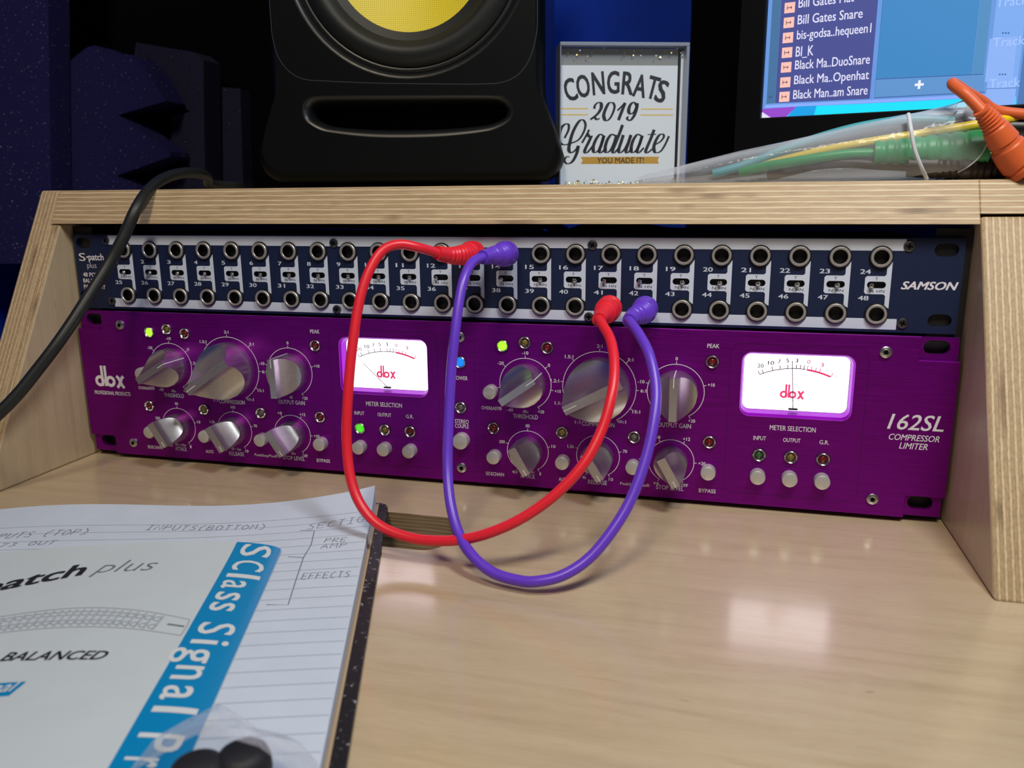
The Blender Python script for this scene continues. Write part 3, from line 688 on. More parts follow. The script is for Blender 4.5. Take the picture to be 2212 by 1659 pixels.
# front face with openings for the woofer and the port
WZ = 142.5; WX = 3.5
port = []
for (x, z) in [(-66, 52.5), (-63, 55.6), (-56, 57.2), (-30, 57), (30, 56.2), (57, 55.4), (63, 53.6), (66.3, 50.2), (67, 46), (65, 41), (57, 36.5), (48, 34.4), (25, 32.2), (0, 31.6), (-25, 32.4), (-48, 35.2), (-57, 37.5), (-65, 43), (-66.5, 49)]: port.append((x + .8, z))
port = [(v.x, v.y) for v in smooth([(*p, 0) for p in port + port[:1]], 4)][:-1]
po = [(x * .95, CZ + (z - CZ) * .95) for x, z in OP]
vs, fs = plate(po, [circle(WX, WZ, 75.6, 64), port, circle(2, 235, 30, 40)], .02); mb.add(vs, fs, M['spk'])
mb.box((-86, 34, 8), (86, 34.5, 283), M['spk'])
baf = spart(mb, 'baffle', ang=50)
mb = MB(); mb.box((-84, 34, 2), (84, 226, 280), M['spk_side']); spart(mb, 'cabinet', flat=True, bevel=5)
# port: rounded lip and dark throat
mb = MB(); m = len(port); cxp, czp = .8, 45
def scl(k, y): return [(cxp + (x - cxp) * (1 - k / 66), y, czp + (z - czp) * (1 - k / 13)) for x, z in port]
prof = [(-.3, -.03), (.8, .2), (2.0, .9), (3.2, 2.4), (4.1, 4.8), (4.7, 9), (4.8, 40)]
vs = []
for k, y in prof: vs += scl(k, y)
mb.add(vs, [(j * m + i, j * m + (i + 1) % m, (j + 1) * m + (i + 1) % m, (j + 1) * m + i) for j in range(len(prof) - 1) for i in range(m)], M['spk_lip'])
mb.poly(scl(4.8, 39), M['hole']); spart(mb, 'bass_port', ang=70, fix=False)
# thin groove outlining the driver panel
mb = MB(); gl = [(-83.6, 276), (-83.6, 200), (-83.6, 130), (-83.6, 104), (-83.2, 92), (-80, 80), (-73, 71.5), (-64, 67.3), (-50, 66), (-20, 64.3), (20, 63.0), (50, 62.4), (64, 63.6), (74, 69), (80.5, 79), (83.8, 92), (84.2, 104), (84.2, 130), (84.2, 200), (84.2, 276)]
ribbon(mb, [(x * .985, z) for x, z in gl], .45, M['groove'], y=-.06, sub=6); spart(mb, 'panel_groove', parent=baf, flat=True)
X = Matrix.Translation((WX, 0, WZ))
mb = MB(); mb.lathe([(76.2, .05), (75.3, -.1), (74.2, -.8), (73.2, -2.2), (72.7, -4.2), (71.8, -3.4), (70.6, -3.0), (69.4, -3.6), (69, -4)], M['spk_lip'], X, n=72)
mb.lathe([(69, -3), (67.2, -1.0), (64, 1.0), (60.5, 1.4), (57, .2), (54.6, -3.2), (53.2, -4.6)], M['spk_gloss'], X, n=72)
mb.lathe([(53.2, -4.6), (47.9, -7)], M['spk_gloss'], X, n=72)
wf = spart(mb, 'woofer_surround', ang=60)
mb = MB(); mb.lathe([(48.2, -7), (38, -11), (26, -15.5), (18, -18), (14, -15), (8, -12), (.01, -11)], M['cone'], X, n=72); spart(mb, 'woofer_cone', parent=wf, ang=60)
mb = MB(); X2 = Matrix.Translation((2, 0, 235)); mb.lathe([(31, 0), (29, 1), (24, -2), (14, -6), (12, -5), (6, -2.5), (.01, -2)], M['spk_gloss'], X2, n=40); spart(mb, 'tweeter')

# ================================================================== congratulation block
SG0 = Vector(at(1207, 404, 'y', 128)); SGA = 18.7; SG0.z = 161.2
def sgn(px, py): return on(px, py, SG0, SGA)
sign = empty('keepsake_block', SG0, R(SGA)); tag(sign, 'clear acrylic keepsake block with congratulation lettering and gold glitter on the shelf', 'keepsake')
def zs(a, b): return sgn(1150 + a / 3.95, b / 3.95)
xr, zt = sgn(1490, 92); xr = xr; W_ = xr; xl = .3
mb = MB()
c = lambda p, q, mat: mb.box(p, q, mat)
gl_ = film('acrylic_block', (.5, .55, .62, 1), .0, .03)
fr_ = plain('acrylic_rim', (.30, .34, .42, 1), .15, 0, .8)
rim = 3.2
mb.box((xl, -1, zt - 2.2), (xr, 21, zt), fr_); mb.box((xr - 2.0, -1, 0), (xr, 21, zt - 2.2), fr_); mb.box((xl, -1, 0), (xl + .8, 21, zt - 2.2), fr_)
mb.box((xl, -1, 0), (xr, 21, 1.6), fr_)
spart(mb, 'acrylic_rim', parent=sign, flat=True, bevel=.6)
mb = MB(); xc = zs(1258, 700)[0]; ztop = zs(700, 545)[1]
mb.box((xl + .8, 6, 1.6), (xc, 8, ztop), M['cardw']); mb.box((xl + .8, 6.2, ztop), (xc, 7.9, zs(700, 400)[1]), M['cardgap'])
mb.box((xc + .8, 5, 1.6), (xc + 1.6, 8, zs(1270, 425)[1]), M['ink']); mb.box((xc + 1.7, 5, 1.6), (xc + 3.8, 9, zs(1270, 425)[1]), M['cardw'])
K3 = 1 / 3.95 * .30
def mp(x, z): return (x, 5.9, z)
for ch, a, b, rot in (('C', 335, 755, 17), ('O', 445, 724, 11), ('N', 576, 700, 6), ('G', 706, 692, 1), ('R', 832, 700, -4), ('A', 938, 722, -9), ('T', 1048, 738, -14), ('S', 1124, 770, -18)):
    x, z = zs(a, b); text(mb, ch, x, z, {'C': 7.8, 'O': 8.6, 'N': 8.2, 'G': 8.2, 'R': 7.6, 'A': 8.4, 'T': 7.6, 'S': 7.2}[ch], 14.0, M['ink'], y=5.9, bold=.03, rot=R(rot))
def cal(t): return .55 + 1.75 * max(0, abs(t.y) * 1.0 + t.x * t.y * -.2) ** 1.3 * (1 if t.y < .35 else .6)
def word(strokes, k=1.0):
    for s_ in strokes: ribbon(mb, [zs(a, b) for a, b in s_], lambda t: cal(t) * k, M['ink'], y=5.9, sub=8)
word([[(542, 920), (548, 890), (575, 866), (600, 876), (600, 915), (575, 958), (540, 990), (508, 1012)], [(508, 1012), (540, 996), (565, 1012), (588, 1002)],
      [(703, 865), (668, 872), (638, 925), (623, 980), (640, 1020), (672, 1008), (702, 955), (717, 900), (703, 865)],
      [(742, 935), (785, 892), (808, 868)], [(808, 868), (780, 940), (750, 1018)],
      [(906, 890), (882, 864), (852, 888), (838, 938), (856, 964), (886, 944), (910, 885)], [(912, 870), (905, 925), (882, 985), (850, 1020), (824, 1004), (836, 986)]])
word([[(285, 1172), (318, 1105), (320, 1058), (292, 1052), (258, 1085), (240, 1145), (245, 1208), (285, 1230), (345, 1215), (408, 1185), (450, 1120), (466, 1060), (450, 1020), (420, 1020), (385, 1065), (352, 1135), (330, 1215), (322, 1275), (345, 1298), (380, 1275), (402, 1240)],
      [(405, 1238), (388, 1310), (352, 1375), (310, 1394), (284, 1368), (300, 1336), (328, 1334)],
      [(435, 1215), (478, 1140), (497, 1100)], [(480, 1135), (500, 1160), (514, 1158), (492, 1210), (466, 1262), (460, 1292), (482, 1296), (525, 1245)],
      [(622, 1152), (590, 1142), (556, 1185), (532, 1250), (540, 1294), (572, 1284), (605, 1225), (626, 1150)], [(626, 1150), (605, 1220), (586, 1280), (602, 1298), (642, 1258)],
      [(722, 1152), (690, 1142), (656, 1185), (636, 1250), (642, 1294), (674, 1284), (706, 1225), (732, 1145)], [(786, 1058), (760, 1130), (722, 1225), (700, 1282), (716, 1298), (752, 1258)],
      [(792, 1145), (772, 1210), (752, 1275), (766, 1298), (802, 1268), (842, 1190), (858, 1145)], [(858, 1145), (834, 1220), (815, 1280), (830, 1298), (868, 1258)],
      [(946, 1152), (914, 1142), (880, 1185), (860, 1250), (866, 1294), (898, 1284), (930, 1225), (956, 1150)], [(956, 1150), (934, 1220), (912, 1280), (928, 1298), (970, 1255)],
      [(1058, 1100), (1030, 1175), (1000, 1245), (986, 1285), (1002, 1298), (1048, 1262)], [(1002, 1142), (1076, 1140)],
      [(1060, 1232), (1112, 1202), (1142, 1160), (1130, 1138), (1100, 1150), (1070, 1200), (1055, 1255), (1068, 1296), (1112, 1288), (1152, 1230), (1186, 1155)]])
for a0, a1, b in ((235, 488, 918), (235, 488, 970), (945, 1218, 922), (940, 1218, 973)):
    x0, z = zs(a0, b); x1, _ = zs(a1, b); mb.box((x0, 5.9, z - .35), (x1, 5.95, z + .35), M['goldink'])
bn = [zs(425, 1335), zs(1103, 1333), zs(1088, 1362), zs(1100, 1393), zs(425, 1396), zs(442, 1366)]
vs, fs = plate(bn, [], .02); mb.add([(x, 5.92, z) for x, y, z in vs], fs, M['goldink'])
x0, z = zs(768, 1365); text(mb, 'YOU MADE IT!', x0, z, 31, 3.6, M['ink'], y=5.86, bold=.004)
spart(mb, 'printed_card', parent=sign, flat=True)
mb = MB()
for i in range(150):
    x = random.uniform(xl + 3, xr - 3); z = 1.6 + abs(random.gauss(0, 1.3)); r = random.uniform(.3, .8); a = random.uniform(0, 3.1)
    if random.random() < .10: z = random.uniform(zs(700, 480)[1], zs(700, 400)[1])
    q = random.uniform(1, 5)
    mb.poly([(x + r * math.cos(a + k * 1.57), q + .3 * math.sin(a * 2 + k), z + r * math.sin(a + k * 1.57)) for k in range(4)], M['gold'] if random.random() < .7 else M['cardw'])
g = spart(mb, 'glitter', parent=sign, flat=True); g['kind'] = 'stuff'
mb = MB(); mb.box((xl + .3, -1.3, .3), (xr - .3, -1.05, zt - .3), gl_); spart(mb, 'clear_front', parent=sign, flat=True)

# ================================================================== computer monitor
MN0 = Vector(at(1642.5, 258, 'y', 140)); MNA = -15
mon = empty('computer_monitor', (MN0.x, MN0.y, 161.2), R(MNA)); tag(mon, 'black computer monitor showing a bright blue music program behind the shelf', 'monitor')
ZO = MN0.z - 161.2
def ms(px, py): s_, z = on(px, py, MN0, MNA); return (s_, z + ZO)
def mz(a, b): return ms(1600 + a / 3.606, b / 3.606)
SW, SH = 520, 294
mb = MB(); z0, z1 = ZO, ZO + SH
vs, fs = plate([(-14, z0 - 22), (SW + 14, z0 - 22), (SW + 14, z1 + 14), (-14, z1 + 14)], [[(0, z0), (SW, z0), (SW, z1), (0, z1)]], 6, .6)
mb.add([(x, y - 3, z) for x, y, z in vs], fs, M['bezel']); mb.box((-14, 3, z0 - 22), (SW + 14, 32, z1 + 14), M['bezel'])
spart(mb, 'housing', parent=mon, flat=True)
mb = MB(); mb.box((SW / 2 - 30, 32, 20), (SW / 2 + 30, 50, z0 + 160), M['bezel']); mb.box((SW / 2 - 120, -40, 0), (SW / 2 + 120, 140, 8), M['bezel']); spart(mb, 'stand', parent=mon, flat=True, bevel=2)
def g8(r, g, b, k=1.0): return glow('screen_%02x%02x%02x' % (r, g, b), srgb(r, g, b), k)
mb = MB(); E_ = {}
def scr(pts, c, y, raw=False):
    if c not in E_: E_[c] = g8(*c)
    mb.poly([(p[0], y, p[1]) for p in (pts if raw else [mz(*q) for q in pts])], E_[c])
def up(a, b, top=z1):      # extend an edge that leaves the frame upwards on to the rest of the screen
    p = mz(a, b); return p
scr([(0, z0), (SW, z0), (SW, z1), (0, z1)], (100, 150, 222), 1.0, True)
V = lambda a: mz(a, 0)[0]
def column(aL, aR, zbL, zbR, c, y):
    """vertical UI column between the two edges, running from its foot to the top of the screen"""
    xl_, xr_ = mz(aL, zbL)[0], mz(aR, zbR)[0]; scr([(xl_, mz(aL, zbL)[1]), (xr_, mz(aR, zbR)[1]), (xr_, z1 - 4), (xl_, z1 - 4)], c, y, True)
column(198, 265, 808, 803, (66, 112, 158), .9); column(266, 1003, 803, 768, (68, 76, 145), .9)
column(1040, 1042, 762, 760, (60, 90, 150), .85)
column(1050, 1800, 615, 580, (56, 134, 196), .9); column(1803, 1892, 580, 576, (76, 140, 192), .9)
column(1915, 2150, 690, 683, (122, 170, 240), .9); column(2150, 2300, 832, 826, (72, 118, 180), .85)
for a, b in ((1940, 300), (1925, 612)):
    x, z = mz(a, b); x2 = mz(2155, b)[0]; scr([(x, z - 22), (x2, z - 22), (x2, z), (x, z)], (138, 178, 246), .8, True)
scr([(1045, 622), (1900, 586), (1895, 715), (1040, 760)], (92, 146, 206), .9)
for q in ([(1050, 613), (1890, 574), (1890, 580), (1050, 619)], [(1040, 758), (1900, 713), (1900, 719), (1040, 764)], [(1913, 688), (2150, 680), (2150, 686), (1913, 694)]): scr(q, (50, 88, 150), .8)
scr([(185, 842), (2140, 745), (2140, 720), (190, 818)], (138, 172, 252), .88)
scr([(158, 925), (2145, 832), (2145, 748), (170, 845)], (0, 226, 255), .86)
scr([(430, 828), (590, 822), (565, 908), (355, 915)], (0, 160, 232), .8); scr([(168, 846), (432, 830), (350, 912), (160, 921)], (150, 70, 205), .78); scr([(165, 872), (236, 917), (157, 924)], (225, 225, 250), .74)
for a, b in ((380, 58), (373, 174), (366, 292), (359, 408), (352, 523), (345, 640), (338, 753)):
    x, z = mz(a, b); scr([(x - 3.0, z - 2.9), (x + 3.0, z - 2.9), (x + 3.0, z + 2.9), (x - 3.0, z + 2.9)], (255, 196, 184), .8, True)
    for q in ((-1.4, 0, .35, 2.4), (0, 0, 2.6, .4), (.9, 0, .4, 1.6)): scr([(x + q[0] - q[2] / 2, z - q[3] / 2), (x + q[0] + q[2] / 2, z - q[3] / 2), (x + q[0] + q[2] / 2, z + q[3] / 2), (x + q[0] - q[2] / 2, z + q[3] / 2)], (70, 40, 60), .7, True)
WT = g8(226, 224, 250); WT2 = g8(168, 198, 255); DK = g8(40, 60, 120)
for body, a0, a1, b in (('Bill Gates Hat', 450, 882, 22), ('Bill Gates Snare', 443, 948, 152), ('bis-godsa..hequeen1', 437, 1015, 272), ('BI_K', 428, 566, 398), ('Black Ma..DuoSnare', 422, 1005, 504), ('Black Ma..Openhat', 415, 998, 622), ('Black Man..am Snare', 408, 988, 735)):
    x0, z = mz(a0, b); x1, zb_ = mz(a1, b - (a1 - a0) * .05)
    desc = any(ch in body for ch in 'pgq_'); h = 6.6 if desc else 5.2
    text(mb, body, (x0 + x1) / 2, z - (.7 if desc else 0) - .1, x1 - x0, h, WT, y=.6, bold=.012)
for body, a, b in (('Track 2', 1990, 20), ('Track 3', 1965, 330), ('Track 4', 1935, 652)):
    x, z = mz(a, b); text(mb, body, x + 9.5, z, 19, 4.6, WT2, y=.6)
for a, b in ((2065, 255), (2040, 578)):
    for k in (-1, 0, 1): x, z = mz(a + k * 22, b); scr([(x - .4, z - .4), (x + .4, z - .4), (x + .4, z + .4), (x - .4, z + .4)], (60, 100, 170), .7, True)
x, z = mz(1390, 658)
for q in ((2.3, .65), (.65, 2.3)): scr([(x - q[0], z - q[1]), (x + q[0], z - q[1]), (x + q[0], z + q[1]), (x - q[0], z + q[1])], (235, 240, 255), .7, True)
x, z = mz(232, 755); ribbon(mb, [(x - 1.2, z + .6), (x, z - .6), (x + 1.2, z + .6)], .4, DK, y=.7)
spart(mb, 'screen', parent=mon, flat=True)

# ================================================================== acoustic foam behind the speaker
def panel(name, pts, y, th, mat, label, group='acoustic foam in the corner', cat='acoustic panel'):
    q = [at(a, b, 'y', y) for a, b in pts]; t = [(p.x, p.z) for p in q]
    vs, fs = plate(t, [], th, 0); mb = MB(); mb.add([(x, yy + y, z) for x, yy, z in vs], fs, mat)
    o = mb.build(name, flat=True, fix=True); tag(o, label, cat, group); return o
Z1 = lambda *p: [(a / 3.16, b / 3.16) for a, b in p]
panel('acoustic_foam', Z1((-1200, -900), (318, -900), (335, 520), (350, 1330), (380, 1800), (-1200, 1800)), 330, 28, M['foam'], 'tall dust-speckled navy foam slab at the left edge of the photo')
panel('acoustic_foam', Z1((350, 520), (580, 332), (640, 308), (735, 352), (915, 378), (1030, 520), (1130, 690), (805, 785), (1155, 1035), (1160, 1070), (795, 1200), (950, 1300), (1000, 1800), (360, 1800)), 360, 32, M['foam'], 'navy foam piece with a sawtooth right edge, second from the left')
panel('acoustic_foam', Z1((915, 378), (930, 290), (1320, 355), (1390, 410), (1390, 582), (1410, 1800), (900, 1800), (1030, 1330), (1300, 1135), (1165, 1035), (1170, 792), (1300, 762), (1140, 665), (1000, 520)), 395, 30, M['foam2'], 'slate foam piece with a notched left edge beside the sawtooth one')
panel('acoustic_foam', Z1((1385, 582), (1640, 606), (1660, 1250), (1800, 1800), (1400, 1800)), 430, 20, M['foam2'], 'low dark foam piece nearest the loudspeaker')
panel('wall_shade_board', Z1((318, -900), (3700, -900), (3700, 1560), (330, 1560)), 452, 14, M['wallshade'], 'large black board added as shade on the wall behind the loudspeaker', None)  # added sheet: the dark wall above the foam is shade, given as black
panel('wall_shade_board', [(1503, -300), (2400, -300), (2400, 500), (1480, 480)], 452, 14, M['wallshade'], 'black board added as shade on the wall behind the monitor', None)  # added sheet: shade on the wall left of the screen, given as black

# ================================================================== cables behind the rack, seen through the gap
for k, (pts, r) in enumerate((([(985, 508, 300), (1040, 500, 300), (1075, 490, 300), (1105, 478, 300), (1150, 470, 310)], 6), ([(1180, 478, 310), (1205, 495, 310), (1225, 508, 300), (1240, 520, 290)], 6), ([(1235, 505, 280), (1290, 490, 280), (1370, 492, 290), (1440, 503, 300), (1520, 505, 310)], 5))):
    t = tag(empty('rear_cable', at(*pts[0][:2], 'y', pts[0][2])), ('black cable arching up behind the rack, left of the screw', 'short black cable dropping behind the rack above the violet plug', 'long black cable sagging behind the rack towards the right')[k], 'cable', 'cables behind the rack')
    mb = MB(); mb.tube([at(a, b, 'y', y) for a, b, y in pts], r, M['blackcord'], n=10, sub=8); mb.build('cord', t)

# ================================================================== bag of patch cables on the shelf
bag = tag(empty('cable_bag', at(1800, 384, 'y', 30)), 'clear plastic bag of coloured patch cables lying on the right of the shelf', 'plastic bag')
tops = [(1373, 384), (1440, 366), (1520, 345), (1600, 325), (1700, 304), (1800, 281), (1900, 259), (1960, 246), (2000, 238), (2050, 226), (2090, 218)]
mb = MB(); n = 20; vs = []
for i, (a, b) in enumerate(tops):
    p = at(a, b, 'y', 32); f = i / (len(tops) - 1); zb = 161.6; h = max(p.z - zb, .6) / 2; dpt = 22 + 6 * f
    for j in range(n):
        q = 2 * math.pi * j / n; ex = .8
        cy = math.copysign(abs(math.cos(q)) ** ex, math.cos(q)); sz = math.copysign(abs(math.sin(q)) ** ex, math.sin(q))
        wr = 1 + .05 * math.sin(j * 2.3 + i * 1.1)
        vs.append((p.x + (3.5 * sz if i == len(tops) - 1 else 0) + (6 * math.cos(q * 2) if i == len(tops) - 1 else 0), 36 - cy * dpt * wr * (.9 if i else .5), zb + h + sz * h))
k = len(tops)
mb.add(vs, [(i * n + j, i * n + (j + 1) % n, (i + 1) * n + (j + 1) % n, (i + 1) * n + j) for i in range(k - 1) for j in range(n)], M['film'])
mb.tube([Vector(vs[(k - 1) * n + j]) for j in list(range(n)) + [0]], .3, plain('bag_hem', (.7, .74, .8, 1), .3), n=6, sub=4)
mb.build('film', bag, ang=70)
seal = plain('bag_seal_strip', (.62, .65, .70, 1), .35, 0, .5)
mb = MB(); mb.tube([at(1962, 246, 'y', 14), at(1968, 280, 'y', 8.5), at(1975, 320, 'y', 7.5), at(1990, 360, 'y', 9), at(2002, 386, 'y', 14)], .9, seal, n=8, sub=6); mb.build('seal_strip', bag)
def loose(mat, pts, r, label, boot=None, name='patch_cable'):
    t = tag(empty(name, at(*pts[0][:2], 'y', pts[0][2])), label, 'patch cable', 'loose patch cables on the shelf')
    mb = MB(); mb.tube([at(a, b, 'y', y) for a, b, y in pts], r, mat, n=12, sub=8); mb.build('cord', t, ang=60)
    if boot:
        bp, r0, r1, rings = boot; mb = MB()
        def f(q):
            v = r0 + (r1 - r0) * q
            for c_ in rings:
                if abs(q - c_) < .02: v -= .6
            return v
        mb.tube([at(a, b, 'y', y) for a, b, y in bp], f, mat, n=20, sub=24); mb.build('plug_boot', t, ang=50)
    return t
RG = [.08, .2, .32, .44, .56, .68, .8]
t = loose(M['greenp'], [(1600, 372, 46), (1650, 360, 40), (1700, 352, 34), (1760, 342, 30), (1830, 333, 28), (1890, 331, 27)], 2.4, 'green patch cable inside the clear bag', ([(1888, 331, 27), (1960, 329, 26), (2050, 325, 25), (2131, 322, 24)], 5.6, 9.0, RG))
t = loose(M['yellowp'], [(1640, 362, 46), (1680, 350, 44), (1720, 340, 40), (1800, 322, 36), (1900, 304, 33), (1990, 290, 31), (2080, 275, 30), (2150, 262, 32), (2230, 248, 40)], 2.3, 'yellow patch cable threading through the bag and out its open end')
t = loose(M['tealp'], [(1540, 376, 52), (1590, 362, 52), (1640, 345, 52), (1740, 307, 50), (1840, 278, 48), (1930, 262, 47), (1990, 258, 46), (2060, 262, 46)], 2.3, 'pale teal patch cable highest inside the bag')
t = loose(M['greyp'], [(1900, 268, 56), (1980, 255, 56), (2050, 250, 55), (2105, 248, 54)], 2.6, 'short grey cable end sticking out of the open bag')
t = loose(M['brownp'], [(1660, 380, 40), (1705, 370, 36), (1760, 357, 32), (1830, 352, 29), (1900, 356, 26), (1990, 360, 24), (2070, 362, 23)], 2.4, 'dark brown patch cable at the bottom of the bag', ([(1960, 359, 25), (2040, 361, 23), (2120, 363, 22), (2195, 365, 21)], 5.0, 6.0, [.3, .36, .42, .48, .6, .66, .72, .78, .84, .9]))
t = loose(M['orange'], [(2122, 240, 5), (2100, 217, 7), (2080, 199, 9), (2062, 186, 14), (2058, 180, 18), (2066, 184, 23), (2090, 200, 28), (2120, 218, 32), (2150, 238, 34), (2212, 247, 34), (2300, 255, 34)], 2.5, 'orange patch cable with its plug lying over the front of the bag',
          ([(2119, 236, 4), (2140, 262, 6), (2165, 300, 8), (2190, 336, 10), (2217, 362, 11)], 3.6, 8.9, [.05, .1, .15, .2, .25, .3, .55, .59, .9]))
t = loose(M['brownp'], [(2085, 236, 50), (2130, 240, 48), (2180, 256, 46), (2240, 262, 46)], 3.0, 'brown patch cable tucked behind the orange plug')
t = tag(empty('jack_plug', at(2190, 270, 'y', 26)), 'black and chrome jack plug lying behind the orange plug', 'jack plug')
mb = MB(); mb.tube([at(2130, 318, 'y', 34), at(2300, 322, 'y', 34)], 3.1, M['chrome'], n=16, sub=1); mb.build('shaft', t)
mb = MB(); mb.tube([at(2150, 276, 'y', 38), at(2300, 280, 'y', 36)], 4.6, M['black'], n=16, sub=1); mb.build('barrel', t)
mb = MB(); mb.tube([at(2176, 266, 'y', 48), at(2194, 262, 'y', 44)], 5, M['bluep'], n=14, sub=1); mb.build('ring_band', t)

# ================================================================== notebook, booklet, little pouch
NA = R(19.6); NO = Vector((209.5, -44.5, 0))
U = Vector((math.cos(NA), math.sin(NA), 0)); Dn = Vector((math.sin(NA), -math.cos(NA), 0))
def nb(u, d, z=0): return NO + U * u + Dn * d + Vector((0, 0, z))
def page_h(u, d):
    """curl of the open page: lifted top corner, slight waves along the top edge"""
    f = math.exp(-max(d, 0) / 26)
    return 6.6 + f * (4.6 * math.exp(((u) / 22)) + 1.5 * math.sin(u / 26 + 1.2) + .6) + .5 * math.sin(u / 31 + d / 60)
note = tag(empty('notebook', nb(0, 0)), 'open ruled notebook with pencilled notes and a marbled cover edge, on the desk', 'notebook')
NU, ND = 36, 44; NW, NH = 190, 246
mb = MB(); r = 7; co = rrect(-NW - 4, -NH - 2.5, 6.0, 5.0, r, 6)
poly = [nb(x, -z, 0) for x, z in co]; m = len(poly)
vs = [(p.x, p.y, .25) for p in poly] + [(p.x, p.y, 2.0) for p in poly]
mb.add(vs, [tuple(range(m, 2 * m)), tuple(range(m - 1, -1, -1))], M['marble'])
mb.box((-NW, 2.0, 2.0), (1.6, 2.01, 2.01), M['board']) if 0 else None
mb.add([nb(-NW, -.5, z)[:] for z in (2, 3)] + [nb(1.5, -.5, z)[:] for z in (2, 3)] + [nb(1.5, NH, z)[:] for z in (2, 3)] + [nb(-NW, NH, z)[:] for z in (2, 3)], [(1, 3, 5, 7), (0, 2, 3, 1), (2, 4, 5, 3)], M['board']); mb.add(vs, [(i, (i + 1) % m, (i + 1) % m + m, i + m) for i in range(m)], M['marble'])
mb.build('cover', note, flat=True)
mb = MB(); vs = []
g_ = lambda i, j: (-NW * i / NU, NH * (j / ND) ** 1.3)
for j in range(ND + 1):
    for i in range(NU + 1):
        u, d = g_(i, j); p = nb(u, d, page_h(u, d)); vs.append(p[:])
w = NU + 1
mb.add(vs, [(j * w + i, (j + 1) * w + i, (j + 1) * w + i + 1, j * w + i + 1) for j in range(ND) for i in range(NU)], M['paper'])
# right and top faces of the page block
edge_m = ply_edge('page_edges', 'z', .5, 'y', 0, 1.25)
rt = [vs[j * w] for j in range(ND + 1)]; tp = [vs[i] for i in range(NU + 1)]
for L, o_ in ((rt, 1.2), (tp, 1.2)):
    q = list(L) + [(x, y, 2.0) for x, y, z in L]; k = len(L); mb.add(q, [(i, i + 1, i + 1 + k, i + k) for i in range(k - 1)], M['paper'])
def npt(u, d): return lambda: 0
def pm(x, z): h = page_h(x, -z) + .10; return nb(x, -z, h)[:]
for k in range(22):
    d = 24.5 + 8.2 * k * 1.0
    ribbon(mb, [(-NW + 3 + (NW - 3.5) * q / 30, -d) for q in range(31)], .3, M['rule'], map2=pm)
STK = {'A': [[(0, 0), (.5, 1), (1, 0)], [(.2, .4), (.8, .4)]], 'B': [[(0, 0), (0, 1), (.7, .95), (.8, .7), (.1, .52), (.9, .4), (.9, .1), (0, 0)]], 'C': [[(.95, .85), (.5, 1), (.05, .6), (.1, .15), (.5, 0), (.95, .1)]], 'E': [[(.9, 1), (0, 1), (0, 0), (.95, 0)], [(0, .5), (.75, .52)]], 'F': [[(.95, 1), (0, 1), (0, 0)], [(0, .5), (.8, .52)]],
       'I': [[(.1, 1), (.9, 1)], [(.5, 1), (.5, 0)], [(.1, 0), (.9, 0)]], 'M': [[(0, 0), (.1, 1), (.5, .4), (.9, 1), (1, 0)]], 'N': [[(0, 0), (.05, 1), (.9, 0), (.95, 1)]], 'O': [[(.5, 1), (.1, .8), (0, .4), (.3, 0), (.8, .1), (1, .6), (.5, 1)]], 'P': [[(0, 0), (.1, 1), (.9, .9), (.9, .6), (.05, .48)]], 'R': [[(0, 0), (.05, 1), (.9, .9), (.8, .6), (.05, .5), (.95, 0)]],
       'S': [[(.95, .9), (.4, 1), (.1, .75), (.8, .4), (.7, .05), (0, .1)]], 'T': [[(0, 1), (1, 1)], [(.5, 1), (.45, 0)]], 'U': [[(0, 1), (.1, .1), (.6, 0), (.9, .3), (1, 1)]], '(': [[(.8, 1.1), (.2, .6), (.3, 0), (.8, -.1)]], ')': [[(.2, 1.1), (.8, .6), (.7, 0), (.2, -.1)]], '7': [[(0, 1), (.9, 1), (.3, 0)]], '3': [[(.1, .95), (.8, .9), (.4, .55), (.9, .3), (.1, 0)]], ' ': []}
def hand(body, u0, d0, u1, h, map2, slant=.12, wd=.38, mat=None):
    st = (u1 - u0) / len(body)
    for i, ch in enumerate(body):
        for s_ in STK[ch]: ribbon(mb, [(u0 + i * st + (a * .72 + b * slant) * st, -d0 + b * h) for a, b in s_], wd, mat or M['pencil'], map2=map2)
def loc(px, py, z=9):
    p = at(px, py, 'z', z) - NO; return (p.dot(U), p.dot(Dn))
def hand_px(body, p0, p1, h, z=8):
    a, b = loc(*p0, z), loc(*p1, z); st = len(body)
    def mp2(x, zz):                                 # the written line may climb slightly across the page
        f = (x - a[0]) / (b[0] - a[0]); return pm(x, zz - (b[1] - a[1]) * f)
    hand(body, a[0], a[1], b[0], h, mp2)
hand_px('OUTPUTS (TOP)', (-75, 1168), (190, 1150), 6.0); hand_px('73 OUT', (-6, 1180), (120, 1172), 4)
hand_px('INPUTS(BOTTOM)', (312, 1138), (575, 1135), 5.6); hand_px('SECTION', (662, 1140), (812, 1126), 6.5); hand_px('PRE', (700, 1168), (752, 1168), 4.6); hand_px('AMP', (692, 1181), (752, 1179), 4.6); hand_px('EFFECTS', (650, 1247), (758, 1243), 5.4)
ribbon(mb, [(a, -b) for a, b in [loc(*p, 8) for p in ((648, 1141), (679, 1142), (672, 1172), (655, 1200), (640, 1245), (622, 1302), (575, 1301))]], .42, M['pencil'], map2=pm)
ribbon(mb, [(a, -b) for a, b in [loc(*p, 8) for p in ((622, 1197), (657, 1200))]], .42, M['pencil'], map2=pm)
mb.build('pages', note, ang=60)

